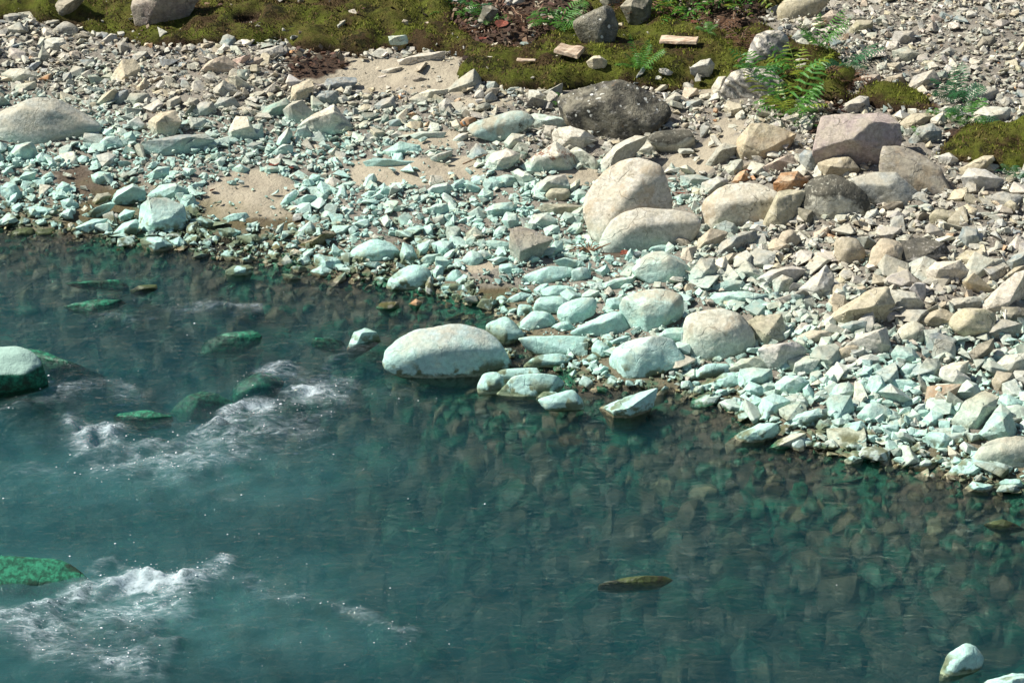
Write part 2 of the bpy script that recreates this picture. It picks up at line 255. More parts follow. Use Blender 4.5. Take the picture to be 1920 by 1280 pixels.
# ---------------------------------------------------------------- every stone that can be told apart: shape+colour | outline | label
# shape: a angular, s slab, r rounded, m half rounded;  colour letters below; optional material and film strength
TONES = dict(g=(.36, .36, .315), l=(.50, .49, .43), w=(.62, .58, .48), b=(.54, .46, .32), t=(.39, .34, .24), x=(.42, .35, .32), p=(.46, .36, .28), o=(.42, .21, .09), u=(.24, .28, .285), d=(.035, .034, .03), k=(.12, .115, .09),
             m=(.24, .205, .175), n=(.03, .17, .09), v=(.10, .10, .035), c=(.44, .56, .50), e=(.22, .31, .27))
TILES = {'A': (0, 0, 3), 'B': (640, 0, 3), 'C': (1280, 0, 3), 'D': (0, 427, 3), 'E': (640, 427, 3), 'F': (1280, 427, 3), 'G': (0, 854, 2), 'H': (960, 854, 2), 'P': (0, 0, 1)}
DATA = """
A
mg,plain,.5|-90,760 -60,640 0,605 90,578 220,555 330,560 400,620 480,690 540,740 440,790 240,830 60,800|broad low pale grey boulder half buried at the left end of the bank
sm|775,-90 1150,-90 1110,0 1000,50 890,90 795,112 770,40|lilac grey slab lying tilted on the moss
ak|315,30 350,-20 480,-20 400,35 340,65|dark grey rock in the moss left of the lilac grey slab
rg|300,160 350,125 410,130 435,165 380,195 310,185
al|245,230 290,215 355,220 380,260 340,290 260,275
ag|205,340 240,260 275,310 285,345 230,355
ab|630,430 690,350 750,340 785,385 760,440 700,470 640,460|warm buff stone with a dark right end on the left bank
aw|20,420 60,390 150,395 200,430 170,470 90,470 40,450
sl|560,240 620,190 655,200 660,230 600,255
sp|1130,410 1180,350 1260,320 1330,360 1360,395 1250,415|flat pink stone below the moss edge
sp|1300,340 1400,310 1400,330 1340,370
ap|1380,360 1440,325 1475,330 1460,375 1400,378
al|1455,285 1580,255 1590,295 1530,320 1460,315
ab|770,490 815,440 840,480 830,510 780,508
st|545,590 580,540 640,505 660,520 620,590 570,600
au|620,560 650,525 715,510 720,550 690,580 630,580
sg|720,560 740,530 830,530 850,570 800,590 740,590
ab|840,680 900,640 980,630 1015,690 950,750 890,770 850,720|blocky buff stone above the long blue grey slab
ag|1090,620 1130,580 1190,575 1210,620 1160,650 1110,650
au|1215,590 1240,550 1310,550 1340,590 1290,615 1230,615
ag|1200,500 1260,460 1310,480 1340,520 1280,545 1220,530
sw|1290,440 1330,430 1380,480 1420,490 1340,510 1300,480
ab|1650,490 1740,450 1760,490 1700,530 1680,580 1640,560
au|1780,550 1800,515 1890,515 1910,560 1860,585 1800,580
au|1830,480 1850,445 1910,435 1990,440 2000,465 1940,495 1850,505|blue grey wedge on the edge of the upper sand patch
ae|1470,650 1500,600 1600,555 1620,590 1570,630 1530,660
ag|1600,620 1650,580 1700,575 1755,635 1740,680 1680,705 1620,660
aw|1680,715 1760,650 1870,590 1900,650 1960,700 1900,745 1780,740|pale pointed wedge in the middle of the left bank
aw|1290,740 1330,660 1390,665 1410,720 1440,760 1370,790 1300,780
ag|1400,710 1470,700 1480,770 1430,790
aw|1550,820 1570,770 1620,725 1640,750 1620,790 1570,825
sl|1530,860 1590,815 1640,820 1640,860 1560,870
su|780,860 830,800 1000,770 1130,760 1180,790 1080,830 1000,860 880,880|long flat blue grey slab on the left bank
sg|1010,850 1060,810 1160,780 1180,800 1100,845 1030,865
sg|40,890 90,820 170,800 200,850 180,890 80,905
ag|200,880 240,860 285,880 280,920 220,930
sl|565,800 600,770 660,770 690,820 640,835 580,825
ae|700,760 740,740 765,780 740,810 705,800
sg|100,1020 140,970 200,970 190,1010 120,1040
sg|210,1010 280,965 300,990 290,1015 230,1025
ag|515,985 560,970 620,975 615,1010 575,1045 530,1020
sg|830,990 890,940 950,945 940,985 880,1015 840,1015
ag|5,1060 40,1030 90,1040 115,1090 70,1120 20,1110
at|320,1060 350,1025 390,1040 400,1080 360,1100 325,1095
sg|620,1130 660,1070 750,1035 810,1080 800,1110 700,1145 640,1150|broad flat turquoise stone beside the brown mud
at,.15|510,1150 550,1095 600,1085 620,1100 590,1140 530,1155|small buff stone lying bare on the brown mud
sg|455,1215 530,1170 610,1140 640,1150 600,1190 540,1225 480,1225
sg|840,1100 900,1045 980,1035 1045,1075 1030,1115 900,1130 850,1120
ag|790,1290 800,1170 850,1120 940,1125 1020,1160 1040,1220 1010,1290 900,1310|large upright turquoise stone at the water's edge left of the sand
ag|1015,1150 1040,1100 1090,1100 1100,1140 1060,1195 1030,1185
sg|410,1290 520,1235 600,1235 570,1270 480,1320
ag|640,1310 690,1260 760,1235 775,1260 750,1330 640,1340
sg|660,1220 700,1180 760,1190 740,1220 680,1245
sg|1230,1240 1310,1205 1380,1200 1400,1235 1320,1250
sg|1080,1240 1130,1220 1210,1250 1200,1290 1110,1280
ag|1720,1010 1760,980 1800,990 1790,1020 1740,1040
sg|1580,1150 1610,1100 1660,1070 1670,1090 1640,1140 1600,1160
sg|1640,1140 1720,1100 1770,1105 1780,1130 1720,1170 1670,1170
sg|1310,950 1350,925 1400,950 1390,975 1320,970
sg|140,1175 200,1160 300,1175 320,1195 280,1215 170,1205
ag|345,1130 400,1115 440,1150 420,1180 370,1180
ao|1485,950 1500,935 1560,940 1570,955 1500,975|rust red stone lying above the lower sand patch
B
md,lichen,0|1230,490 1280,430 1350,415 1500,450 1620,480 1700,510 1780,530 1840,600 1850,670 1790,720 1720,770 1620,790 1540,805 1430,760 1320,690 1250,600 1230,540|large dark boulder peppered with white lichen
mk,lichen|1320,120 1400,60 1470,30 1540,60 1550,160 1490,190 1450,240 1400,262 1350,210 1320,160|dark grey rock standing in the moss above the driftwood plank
ak|1580,40 1650,-30 1740,-30 1730,90 1690,115 1620,80
ak|1460,5 1500,-30 1560,-30 1560,30 1500,30
ak|780,100 800,40 840,35 880,60 830,110
ab|1385,350 1420,320 1450,315 1490,345 1480,370 1420,385|small cream stone on the moss below the driftwood plank
sc|270,205 360,200 370,225 330,235 275,232|thin pale turquoise flake lying on the moss
sw|330,335 450,305 565,295 565,330 500,345 480,360 340,350|pale flat slab under the moss edge by the sand
aw|490,270 520,255 545,270 530,290 495,290
ag|600,490 680,430 740,395 775,440 780,500 700,520 620,500|grey wedge shaped stone pointing up beside the moss
sw|230,400 280,385 340,378 300,410 240,420
sw|440,530 490,505 590,505 590,535 500,565 450,560
sm|405,450 430,435 480,445 470,460 420,465
sc|915,520 940,490 1015,488 1010,510 960,530
al|1058,550 1060,510 1110,515 1160,550 1150,585 1080,585
ag|1140,520 1200,490 1240,470 1235,530 1180,550
au|190,590 230,560 290,545 300,600 240,620 200,610
ag|385,560 430,530 500,560 490,580 420,590
al|550,590 590,555 630,580 625,620 590,640 560,620
at|85,620 130,590 170,595 170,630 100,640
ak|205,690 240,640 265,650 260,690 220,700
au|275,680 330,665 345,700 310,715 275,705
so|360,650 400,630 435,645 400,670
aw|625,790 660,755 715,745 710,770 650,800
rc,patchy|730,750 760,700 830,690 900,660 980,620 1050,610 1070,690 1000,720 920,745 840,760 800,820 760,800|long lumpy turquoise and rust boulder left of the dark lichen boulder
sc|1050,660 1100,640 1190,660 1270,670 1300,700 1200,715 1100,700
al|1140,750 1150,710 1210,715 1200,790 1150,760
sw|1200,760 1210,725 1290,715 1360,745 1415,770 1370,830 1290,810 1210,790|pale flat topped block in front of the dark lichen boulder
sl|1445,945 1500,870 1550,815 1640,775 1705,780 1690,820 1620,870 1570,890 1520,940 1470,980|long grey wedge leaning behind the big buff boulder
al|1675,850 1690,800 1790,785 1820,800 1750,860 1700,870
mg,blacktop,0|1740,850 1780,780 1850,730 1950,715 1990,760 1970,850 1850,895 1780,890|grey stone with a dark front between lichen boulder and buff boulder
au|715,870 760,810 810,850 830,880 770,905 720,890
sw|820,920 850,870 930,845 1000,870 980,910 930,930 860,960
sw,rusty|995,945 1090,880 1200,805 1290,870 1340,920 1280,940 1180,960 1060,970|pale wedge with a rust red stain on its face
sl|1285,860 1330,830 1390,870 1460,940 1400,950 1350,910
sw|960,970 1000,955 1060,985 1110,1030 1060,1055 1000,1000
au|880,1000 930,985 1000,1000 990,1030 920,1055 900,1030
sl|1060,1090 1110,1030 1160,1000 1250,985 1270,1050 1200,1060 1130,1100
rt,.1|1155,1105 1190,1060 1270,1065 1280,1110 1220,1135|small rounded olive brown stone left of the big buff boulder
al|920,800 960,755 1030,760 1010,800 950,840
sl|490,1180 530,1150 590,1150 600,1190 560,1220 510,1210
sl|475,1080 520,1045 590,1030 620,1060 560,1100 500,1105
ag|600,1050 680,1010 690,1030 640,1080
ag|770,1100 800,1060 850,1080 850,1110 800,1130
sl|800,1190 860,1150 950,1140 960,1180 880,1215 830,1220
al|905,1240 930,1195 980,1205 1000,1260 950,1280
al|1060,1250 1090,1210 1160,1200 1205,1240 1180,1280 1070,1280
st,.2|1110,1170 1160,1150 1280,1150 1370,1165 1330,1190 1200,1210 1130,1190
al|1235,1230 1260,1195 1300,1205 1310,1240 1270,1265
ae|245,850 330,800 430,820 440,850 340,880 280,880
su|140,910 200,890 300,895 400,910 390,930 250,935 160,930|long narrow grey stone lying on the middle sand
rw|1285,1100 1340,1065 1380,1080 1370,1110 1310,1125
sl|205,1080 260,1050 290,1070 290,1100 220,1105
au|690,1040 720,1020 780,1060 740,1090
sl|510,890 560,860 620,850 600,880 530,910
sl|400,760 450,740 580,745 560,770 420,775
ao,.3|25,755 40,740 80,745 75,770 35,775
C
mw,striped|360,340 370,260 400,180 450,130 520,130 560,200 590,290 560,310 480,320 400,345|upright pale boulder with dark wavy bands and a shaded side
rt|550,20 560,-40 820,-40 760,60 700,80 620,120 580,90|brown boulder at the top edge above the banded boulder
ap|785,100 840,60 880,80 890,120 820,140
at|930,180 980,120 1060,120 1060,160 1000,190
ag|1180,230 1200,180 1290,180 1305,220 1250,250 1190,250
au|620,210 650,175 720,180 720,215 660,235
al|50,380 100,345 150,335 175,365 150,400 80,395|smooth pale grey stone alone on the moss left of the ferns
aw|170,490 200,440 240,435 260,470 210,530 180,520
mw,striped|215,560 230,490 290,440 350,400 430,360 510,345 550,380 540,500 480,540 400,560 300,590|large pale banded boulder behind the fern clump
ab,patchy|320,840 330,780 390,710 450,705 540,730 620,760 600,800 510,830 480,880 400,895 330,880|tan boulder with a shaded right end in front of the ferns
sg|120,935 190,840 230,810 305,830 240,890 180,920
at|240,600 260,570 320,590 350,630 310,660 260,650
sx,0|745,840 780,720 790,670 900,650 1000,640 1100,635 1170,650 1200,700 1215,790 1190,860 1000,865 850,860|large flat topped mauve boulder right of the ferns
al|880,620 920,580 990,545 1040,550 1040,600 960,640 900,640
au|1285,780 1330,720 1400,700 1445,740 1440,790 1360,800
at|1175,660 1210,630 1270,650 1240,680 1190,680
at|1210,710 1280,650 1360,640 1400,660 1370,700 1260,730
mm,patchy,0|1110,900 1180,820 1230,800 1330,800 1400,840 1450,900 1500,970 1500,1050 1450,1110 1380,1110 1300,1060 1250,1000 1200,930|dark brownish mauve boulder leaning behind the round grey boulder
mg|950,1030 1010,960 1090,920 1170,920 1240,970 1310,1050 1320,1130 1260,1180 1190,1180 1090,1130 1000,1080|large round grey boulder right of the black topped boulder
rw,blacktop,0|680,1130 690,1060 740,1010 820,990 910,1010 990,1060 1040,1130 1030,1190 950,1225 800,1240 710,1190|round boulder with a black lichen covered top
rw,patchy,.15|115,1280 120,1150 180,1060 280,1030 400,1030 500,1050 570,1080 540,1150 480,1230 380,1270 250,1290|large smooth cream boulder with a pale patch on top
st|440,1290 490,1190 540,1090 600,1080 680,1085 650,1160 610,1210 570,1290|long grey brown stone wedged between cream boulder and black topped boulder
so|520,1030 560,980 640,970 700,1020 680,1070 600,1080 530,1060|orange rust coloured stone behind the cream boulder
su|665,880 690,850 740,860 785,900 730,970 680,950
at|775,920 850,890 930,890 980,950 940,1000 850,990 790,970
sw|860,870 960,830 1030,850 1070,900 1000,920 900,900
sp|460,940 520,900 600,870 645,930 580,970 480,960
ao|280,1020 320,970 350,960 385,1010 330,1030|small orange brown stone behind the cream boulder's left end
ag|235,960 270,910 330,900 340,950 290,990
su|0,1050 0,990 80,985 160,1010 110,1040
al,patchy|100,1080 120,1030 190,1000 240,1010 250,1030 160,1070 110,1110
ag|1265,500 1310,430 1400,400 1440,450 1380,490 1300,510
at|1150,440 1230,420 1250,460 1200,490 1160,480
ap|970,460 1010,430 1100,420 1110,450 1040,480
ag|1185,290 1260,270 1340,310 1300,340 1200,330
ak|1650,270 1690,210 1750,210 1765,260 1700,280|dark stone on the scree near the right edge
su|1450,300 1500,270 1550,290 1540,320 1470,320
rl|1590,540 1650,500 1720,490 1770,520 1760,580 1680,580 1600,560
al|1590,500 1640,470 1660,490 1610,525
sl|1645,640 1700,600 1830,610 1830,650 1780,690 1690,660
sb|1540,960 1590,930 1690,880 1740,880 1740,910 1620,950 1560,1000
al|1580,1000 1620,950 1700,960 1790,1010 1800,1040 1680,1060 1600,1040
al|1440,880 1500,860 1550,900 1500,930 1460,930
ab|1490,1120 1530,1070 1590,1060 1605,1100 1540,1135
rt,.1|1395,1220 1440,1180 1530,1190 1565,1230 1520,1260 1420,1260
ab|1540,1180 1600,1150 1650,1180 1640,1230 1570,1230
sg|1710,1100 1800,1085 1919,1100 1880,1160 1760,1150
al|1020,1230 1040,1190 1090,1175 1110,1210 1060,1240
ak|610,1220 640,1170 720,1190 740,1240 680,1270
P
rw,patchy,.25|1097,425 1100,375 1120,350 1135,320 1170,297 1207,291 1237,297 1255,317 1257,350 1250,380 1235,400 1195,450 1130,465|biggest buff boulder with a dark stain at the centre of the bank
rl,plain,.45|1120,470 1128,440 1150,405 1190,388 1240,385 1290,390 1313,408 1310,440 1270,455 1200,475 1150,478|long smooth pale boulder lying in front of the big buff boulder
D
ag|800,70 840,55 910,60 960,100 930,135 850,130 805,100
ag|960,75 1010,55 1050,90 1000,120
sg|1350,175 1400,162 1420,175 1410,200 1360,200
ac|1280,240 1320,215 1390,210 1420,225 1400,260 1320,275 1280,265|small white topped stone with green sides standing in the shallows
sg|1590,262 1640,262 1690,290 1620,300
al|1775,160 1800,150 1930,180 1935,230 1860,230 1780,210|white angular block at the water's edge
al|1755,245 1810,210 1880,245 1870,275 1780,275
sg|1230,10 1290,0 1350,20 1330,55 1270,70
sg|1375,50 1440,40 1480,70 1450,105 1400,90
sv,0|1700,90 1760,60 1860,20 1880,40 1800,85 1740,110|olive brown stone lying along the waterline
mc,algae|-200,900 -160,760 -70,690 0,682 70,685 130,705 200,770 240,840 200,900 110,950 0,965 -130,960|big dark sided boulder with a turquoise top in the rapids at the left edge
E
rc|245,780 260,730 340,660 400,600 480,555 570,540 660,540 750,560 820,600 880,650 925,700 930,780 900,840 780,872 600,860 420,845 300,830|biggest pale turquoise boulder at the water's edge
mc|820,590 860,530 930,500 980,520 1015,590 960,650 920,670 870,640
mc|955,690 970,620 1050,590 1200,600 1350,590 1390,650 1380,700 1200,710 1110,720 1030,750 970,730|long rounded turquoise stone right of the biggest turquoise boulder
mc|1045,770 1090,720 1200,710 1290,740 1290,790 1200,800 1140,790
mc|920,860 930,790 1020,785 1150,810 1040,870 960,890
mc|770,890 780,830 870,815 910,860 905,930 850,950 780,930|small squarish stone standing against the biggest turquoise boulder
mc|920,920 1000,860 1100,820 1260,815 1260,880 1150,930 1060,960 960,975
mc|1100,970 1150,920 1220,910 1240,930 1150,985
mc|1100,1030 1180,960 1300,905 1330,950 1300,1010 1180,1060 1110,1060
al|1470,1010 1600,950 1760,910 1740,1000 1640,1070 1530,1060|pyramid shaped stone standing in the water off the shore
mc|1515,790 1540,710 1620,630 1700,600 1850,620 1910,680 1860,770 1700,790 1640,870 1590,880 1520,840|big slanting turquoise boulder at the waterline left of the round cream boulder
mc,patchy|1580,490 1620,400 1720,355 1850,360 1870,430 1910,520 1800,570 1690,600 1630,550|large turquoise boulder with a rough pitted face
mc|1330,560 1380,510 1460,475 1560,490 1630,560 1640,600 1540,600 1450,615 1360,590
mc|1230,520 1260,440 1340,400 1420,400 1430,440 1370,500 1310,560 1240,550
mc|1080,450 1100,410 1200,390 1300,410 1240,460 1220,500 1150,460
mw|985,530 1060,480 1150,460 1215,510 1210,560 1130,580 1020,570
rc|990,470 1010,430 1070,440 1070,480 1010,495
mc|1110,390 1170,350 1240,320 1320,330 1310,380 1260,400 1150,395
mc|940,395 1010,365 1075,370 1070,400 990,430 945,425
rc|870,400 910,380 935,395 925,415 880,415
rc|265,300 300,260 400,215 460,220 500,290 490,340 380,360 290,340|smooth dome shaped stone in the shallows left of the turquoise boulders
mc|560,340 580,315 660,315 690,345 650,365 580,360
mc|60,180 90,100 190,70 310,80 330,140 260,190 150,200 80,190|broad pale boulder with olive slime round its foot at the waterline
al|335,150 350,90 400,110 430,180 380,220 345,190
al|430,100 500,70 480,140 440,185
au|515,90 560,75 620,80 640,120 580,150 530,125
mc|680,180 700,130 760,140 795,180 770,220 700,215
mc|800,110 850,75 930,60 960,85 900,115 820,125
am,.3|960,110 965,20 1010,0 1080,20 1180,70 1110,130 1040,200 990,160|tall lilac grey stone leaning left of the root tangle
al|1160,130 1200,80 1240,80 1240,120 1170,170
mc|885,220 910,200 980,200 1000,260 930,270
mc|1030,290 1100,240 1200,210 1270,230 1310,280 1240,310 1150,310 1060,320
mc|1300,240 1350,220 1400,240 1400,290 1340,310
ag|1430,240 1490,210 1510,240 1470,270
mc|1655,290 1700,200 1800,145 1900,135 1970,170 1970,230 1900,290 1780,320 1680,315|smooth oval turquoise boulder below the long pale boulder
mc|1740,130 1800,95 1850,100 1830,130 1760,150
mc|580,280 620,235 670,240 680,290 620,310
aw|515,250 540,210 570,220 570,280 530,290
mc|1410,680 1450,630 1500,670 1510,720 1450,740
rw|1370,740 1410,710 1450,730 1440,765 1390,765
mc|1190,590 1210,550 1260,525 1310,560 1300,590
ag|1085,350 1120,320 1160,315 1165,345 1110,380
sm|1500,645 1560,620 1620,610 1590,650 1520,680
mc|1490,450 1510,400 1590,390 1600,440 1530,470
mc|1790,600 1850,570 1930,550 1940,650 1890,660
ak,0|200,450 230,420 310,420 320,450 250,470
ao,0|380,430 420,400 450,420 420,460|rust brown stone just breaking the surface near the dome shaped stone
ag|45,680 80,590 130,570 190,590 210,640 120,670 70,690|dark wedge with a pale tip standing in the riffle
sw|1450,320 1540,290 1640,275 1640,320 1560,350 1480,340
sw|1200,190 1260,170 1350,190 1370,215 1290,225
F
rw,patchy,.45|20,560 60,490 160,465 290,460 350,500 390,580 380,680 320,740 240,755 100,720 30,660|big round cream boulder casting a shadow on the lower bank
at,.3|370,530 430,500 550,495 570,570 560,630 480,660 400,600|squared grey brown block in the shadow of the round cream boulder
sl,.5|440,690 470,665 620,645 690,690 640,740 580,800 500,770 440,740|flat triangular stone below the round cream boulder
st,.4|275,790 340,740 430,725 540,780 510,810 400,810 290,810
mb,.4|575,820 620,740 680,700 720,730 700,780 640,830
ag|320,870 330,800 400,790 490,800 490,860 430,890 330,900
mg|65,830 120,775 240,755 260,800 200,840 120,860
ag|180,860 230,820 300,820 310,880 270,905 190,890
ag|345,910 380,865 440,890 470,930 410,945 350,930
al|530,880 580,840 650,835 700,870 640,930 590,950 540,920
ag|680,910 710,880 750,950 740,985 690,980
sl|175,940 200,910 270,910 240,950
al|320,1030 340,980 400,945 450,970 430,1010 370,1050
ag|400,1060 450,1020 460,960 520,945 600,975 580,1010 500,1030 480,1075 430,1085|bone shaped turquoise stone at the edge of the lower bank
sl|585,1095 650,1050 760,1015 790,1050 740,1100 680,1110
ag|815,980 840,950 940,950 960,1020 900,1090 870,1100 840,1060|bright turquoise faceted stone pointing down at the lower shore
mg|985,1050 1050,1000 1110,985 1170,1040 1150,1090 1080,1100 1000,1080
ag|880,1170 920,1105 1000,1090 1040,1130 1040,1185 960,1195
sl|260,1210 330,1150 430,1105 520,1100 535,1140 460,1190 350,1215|white oval slab with a green underside half in the water
sb,.3|490,1240 540,1190 620,1160 680,1160 680,1200 600,1240 520,1250|tan slab lying in the water right of the white oval slab
al|1025,930 1060,840 1110,835 1145,900 1130,940 1060,950
sl|830,940 870,880 930,865 1000,930 940,955 860,950
ml|1170,870 1200,850 1330,860 1350,890 1280,920 1190,910
al|1180,710 1210,660 1290,680 1340,740 1300,760 1210,750
rw,.2|1195,640 1220,570 1290,530 1355,560 1360,610 1300,650 1220,660
sl,.2|930,660 1020,600 1140,565 1150,660 1100,710 1040,700|white pointed slab in the middle of the lower bank
sl,.3|950,780 1000,730 1060,710 1120,745 1040,770 990,795
mb,.1|865,740 880,680 960,665 1000,700 970,740 890,760
at,.1|820,520 900,450 980,400 1060,350 1130,350 1160,430 1130,480 1000,500 870,555|long tan grey wedge pointing down left on the right bank
sl,.4|1140,360 1220,350 1300,370 1350,430 1300,470 1170,480
sl,.4|660,340 740,270 800,220 840,270 830,350 750,405 700,390
at,.2|830,375 840,325 900,315 980,340 900,380
su|590,390 620,360 680,370 685,410 630,440
sc,.8|150,410 200,370 330,360 450,380 500,405 460,430 350,420 250,410 200,440|long narrow pale green stone above the round cream boulder
sg|165,340 240,300 330,300 355,340 320,360
al|300,250 360,190 420,240 470,270 400,290
ag|20,290 60,230 100,180 170,180 200,260 140,310 60,310
rp,.1|530,80 560,30 620,15 650,60 600,120 560,120|rounded pink stone right of the long dark blue grey stone
su,0|180,150 230,80 330,25 400,20 410,60 330,110 240,150|long dark blue grey stone below the cream boulder
at,.2|75,130 100,60 160,10 250,30 220,70 150,110
st,.4|190,190 260,150 340,140 350,170 270,205
rt,0|865,200 860,100 900,60 980,70 1020,130 990,200 930,230|brown rounded stone with a pale stripe on the right bank
mb,0|1050,220 1070,120 1130,50 1200,50 1240,100 1220,180 1180,250 1100,270|upright buff stone left of the rough speckled stone
al,blacktop,0|1180,190 1230,90 1340,60 1450,90 1490,150 1420,210 1280,215|rough pale stone crusted with dark lichen on the right bank
aw,0|1385,240 1430,200 1550,190 1600,250 1560,290 1470,315 1400,290
at,0|1550,170 1600,130 1680,135 1720,170 1680,200 1590,205
au,0|1560,60 1580,0 1650,0 1680,80 1600,120
aw,0|1700,420 1780,330 1860,270 1919,250 1930,340 1880,400 1790,495 1720,450|large white angular slab tilted up near the right edge
mb,.1|1510,600 1540,510 1600,450 1680,430 1750,490 1750,530 1650,580 1600,640 1530,660|large cream stone leaning against a grey slab near the right edge
ag,0|1620,590 1700,540 1800,520 1890,540 1870,600 1760,620 1640,630
st,.2|1300,520 1360,490 1450,460 1540,490 1550,540 1430,560 1350,550
sg,0|1480,440 1530,400 1640,390 1690,410 1620,460 1500,470
aw,.2|1420,850 1440,790 1530,760 1600,750 1590,810 1520,860
ag,.5|1330,800 1370,740 1440,740 1450,790 1400,850 1350,840
al|1225,800 1260,765 1310,770 1310,830 1250,840
ak,0|1610,710 1660,660 1740,630 1740,680 1650,760 1620,770
al,.2|1760,780 1820,720 1919,710 1950,800 1850,820
at,0|1740,880 1770,810 1850,820 1880,880 1830,920 1760,920
sl,.5|1510,930 1600,860 1650,880 1680,940 1590,960
sw,.5|1385,920 1430,880 1500,880 1510,940 1400,960
at,.5|1530,1080 1600,980 1700,930 1770,960 1750,1010 1660,1110 1620,1150 1540,1120|faceted stone half tan and half turquoise at the lower right
ae,.6|1650,1180 1720,1080 1790,995 1830,1040 1890,1180 1800,1200|triangular grey green stone standing at the lower right
ag|1360,1180 1400,1150 1470,1160 1530,1200 1480,1250 1370,1240
ag|1350,1080 1400,1030 1460,1050 1440,1120 1370,1120
ag|1230,1160 1280,1120 1340,1150 1310,1190 1250,1190
sl|1120,1110 1210,1110 1210,1150 1140,1170
ag|1790,970 1830,940 1919,980 1919,1030 1830,1030
at,0|1780,300 1860,230 1919,215 1919,250 1830,290
su,.2|1830,190 1870,150 1940,130 1950,210 1850,230
ag,0|1660,220 1720,170 1790,180 1790,240 1700,250
su|885,560 950,525 1040,525 1040,570 940,600
sb,.2|660,610 720,580 850,580 850,620 740,650 670,640
al|640,470 680,455 720,480 710,525 650,520
ag|810,430 840,415 885,430 870,480 820,480
sl|420,290 500,240 620,220 680,240 600,300 480,320
al|510,300 560,270 620,290 590,350 530,370
sg|1005,970 1120,960 1120,1000 1030,1000
al|1360,580 1450,570 1460,650 1400,680 1365,640
rp,.4|1640,1270 1700,1220 1820,1180 1950,1180 2000,1250 1980,1360 1830,1370 1700,1330|large smooth boulder half pink and half turquoise at the right edge
al|930,1285 960,1255 1030,1255 1040,1280 980,1300
H
aw,.6|1510,40 1550,15 1590,25 1570,55 1520,50
al|1620,75 1700,15 1780,20 1790,50 1720,80 1640,88|pale wedge at the lower right waterline below the pink and turquoise boulder
rl|1730,92 1760,70 1790,80 1780,100 1745,100
ac|1250,15 1280,0 1315,10 1300,35 1255,32
rb,.2|1800,75 1830,58 1860,70 1840,85
sc|1815,108 1850,88 1900,90 1910,112 1850,122
sl|1700,125 1730,98 1800,112 1800,140 1740,138
rc|1610,810 1640,740 1700,700 1755,720 1760,770 1700,820 1640,835|smooth white stone standing in the water at the lower right corner
sl|1765,872 1800,845 1880,822 1990,822 1990,900 1800,900|white slab cut by the bottom edge at the lower right corner
"""
# stones under the surface: outline and colour only
SUNK = """
D
sn,up|130,690 250,700 400,750 550,820 570,860 480,870 300,840 230,820|long green slab slanting under the water behind the left boulder
rn,up|1320,960 1350,890 1430,830 1500,820 1580,860 1580,930 1500,970 1380,1000|round mossy green stone breaking the water at the top of the white riffle
mn,up|980,1050 1010,980 1100,950 1180,900 1310,890 1320,940 1250,1010 1100,1060|dark green ridge of rock above the white riffle
mn,up|620,1120 700,1060 800,1030 870,1060 920,1110 850,1135 740,1130|green slab with foam running along its lower edge
mn,up|400,330 460,295 600,295 720,330 740,355 560,350|narrow bright green stone under the upper left water
av,up|740,350 790,325 870,320 880,345 800,365
mn,up|380,460 450,410 600,400 700,430 650,480 500,510 400,500|broad bright green stone under the ripples in the upper left water
mn,up|1140,670 1180,640 1280,600 1400,580 1450,620 1420,660 1280,690|green stone under the water above the dark green ridge
rb|470,610 530,570 600,580 560,640 490,640
rt|600,680 650,640 720,640 740,680
rt|1600,650 1700,600 1750,640 1690,690|tan pebbly stone under the riffle left of the dark wedge
mn,up|1740,650 1800,620 1919,640 1930,690 1800,700
rv,up|60,60 75,10 110,0 180,5 200,50 150,80 90,80|round olive mossy stone at the far left waterline
rv,up|205,10 290,5 315,50 260,78 205,60
G
rn,up|-160,600 -120,420 0,380 160,385 320,430 345,480 250,555 100,595 0,612|big emerald green boulder under the lower left rapids
sk|1500,300 1600,250 1700,210 1860,210 1840,260 1700,290
se|1760,330 1800,290 1860,290 1860,330 1790,360
rt|700,400 760,385 790,410 720,420
rb|400,170 430,140 490,135 480,160
sk|1010,340 1050,300 1110,310 1080,350
se|1040,430 1080,400 1150,420 1100,450
sn|580,590 700,560 760,580 640,610
rb|1040,690 1090,670 1120,690 1060,715
H
mv,up|330,515 420,480 500,430 570,418 582,440 500,490 400,535 340,540|long olive weedy stone just under the surface in the lower water
sn|940,410 1000,380 1060,350 1050,400 1000,430|bright green flat stone under the lower right water
se|1110,340 1230,300 1235,310 1130,355|thin pale green sliver pointing up right under the water
sn|1520,580 1600,570 1680,610 1560,650
rn|1300,800 1400,760 1500,790 1480,840 1350,845
rt|1590,440 1700,430 1710,470 1620,480
rv,up|1770,262 1860,240 1910,268 1850,288|wet olive stone just breaking the surface at the right edge
st|960,655 1100,635 1210,650 1100,680 990,680
sb|90,200 180,195 170,235 100,230
so|595,160 650,155 660,180 610,180
rb|1250,195 1300,190 1300,215 1255,215|small cream stone under the shallow water near the right shore
sn|850,200 960,185 970,225 870,220
se|1160,110 1240,90 1320,80 1300,100 1180,125
se|840,465 910,455 920,468 850,478
sn|1680,840 1780,790 1920,755 2000,760 2000,900 1760,900|green slab under the water behind the corner stone
se|1860,490 1900,470 1960,480 1940,510 1880,510
rt|110,370 160,350 215,370 200,405 130,405
P
se|1400,1010 1440,1000 1450,1030 1410,1040
E
sv|540,560 580,520 680,480 690,520 600,560
re|730,510 780,480 840,510 820,540 750,545
rk|440,200 450,160 520,160 500,200
"""
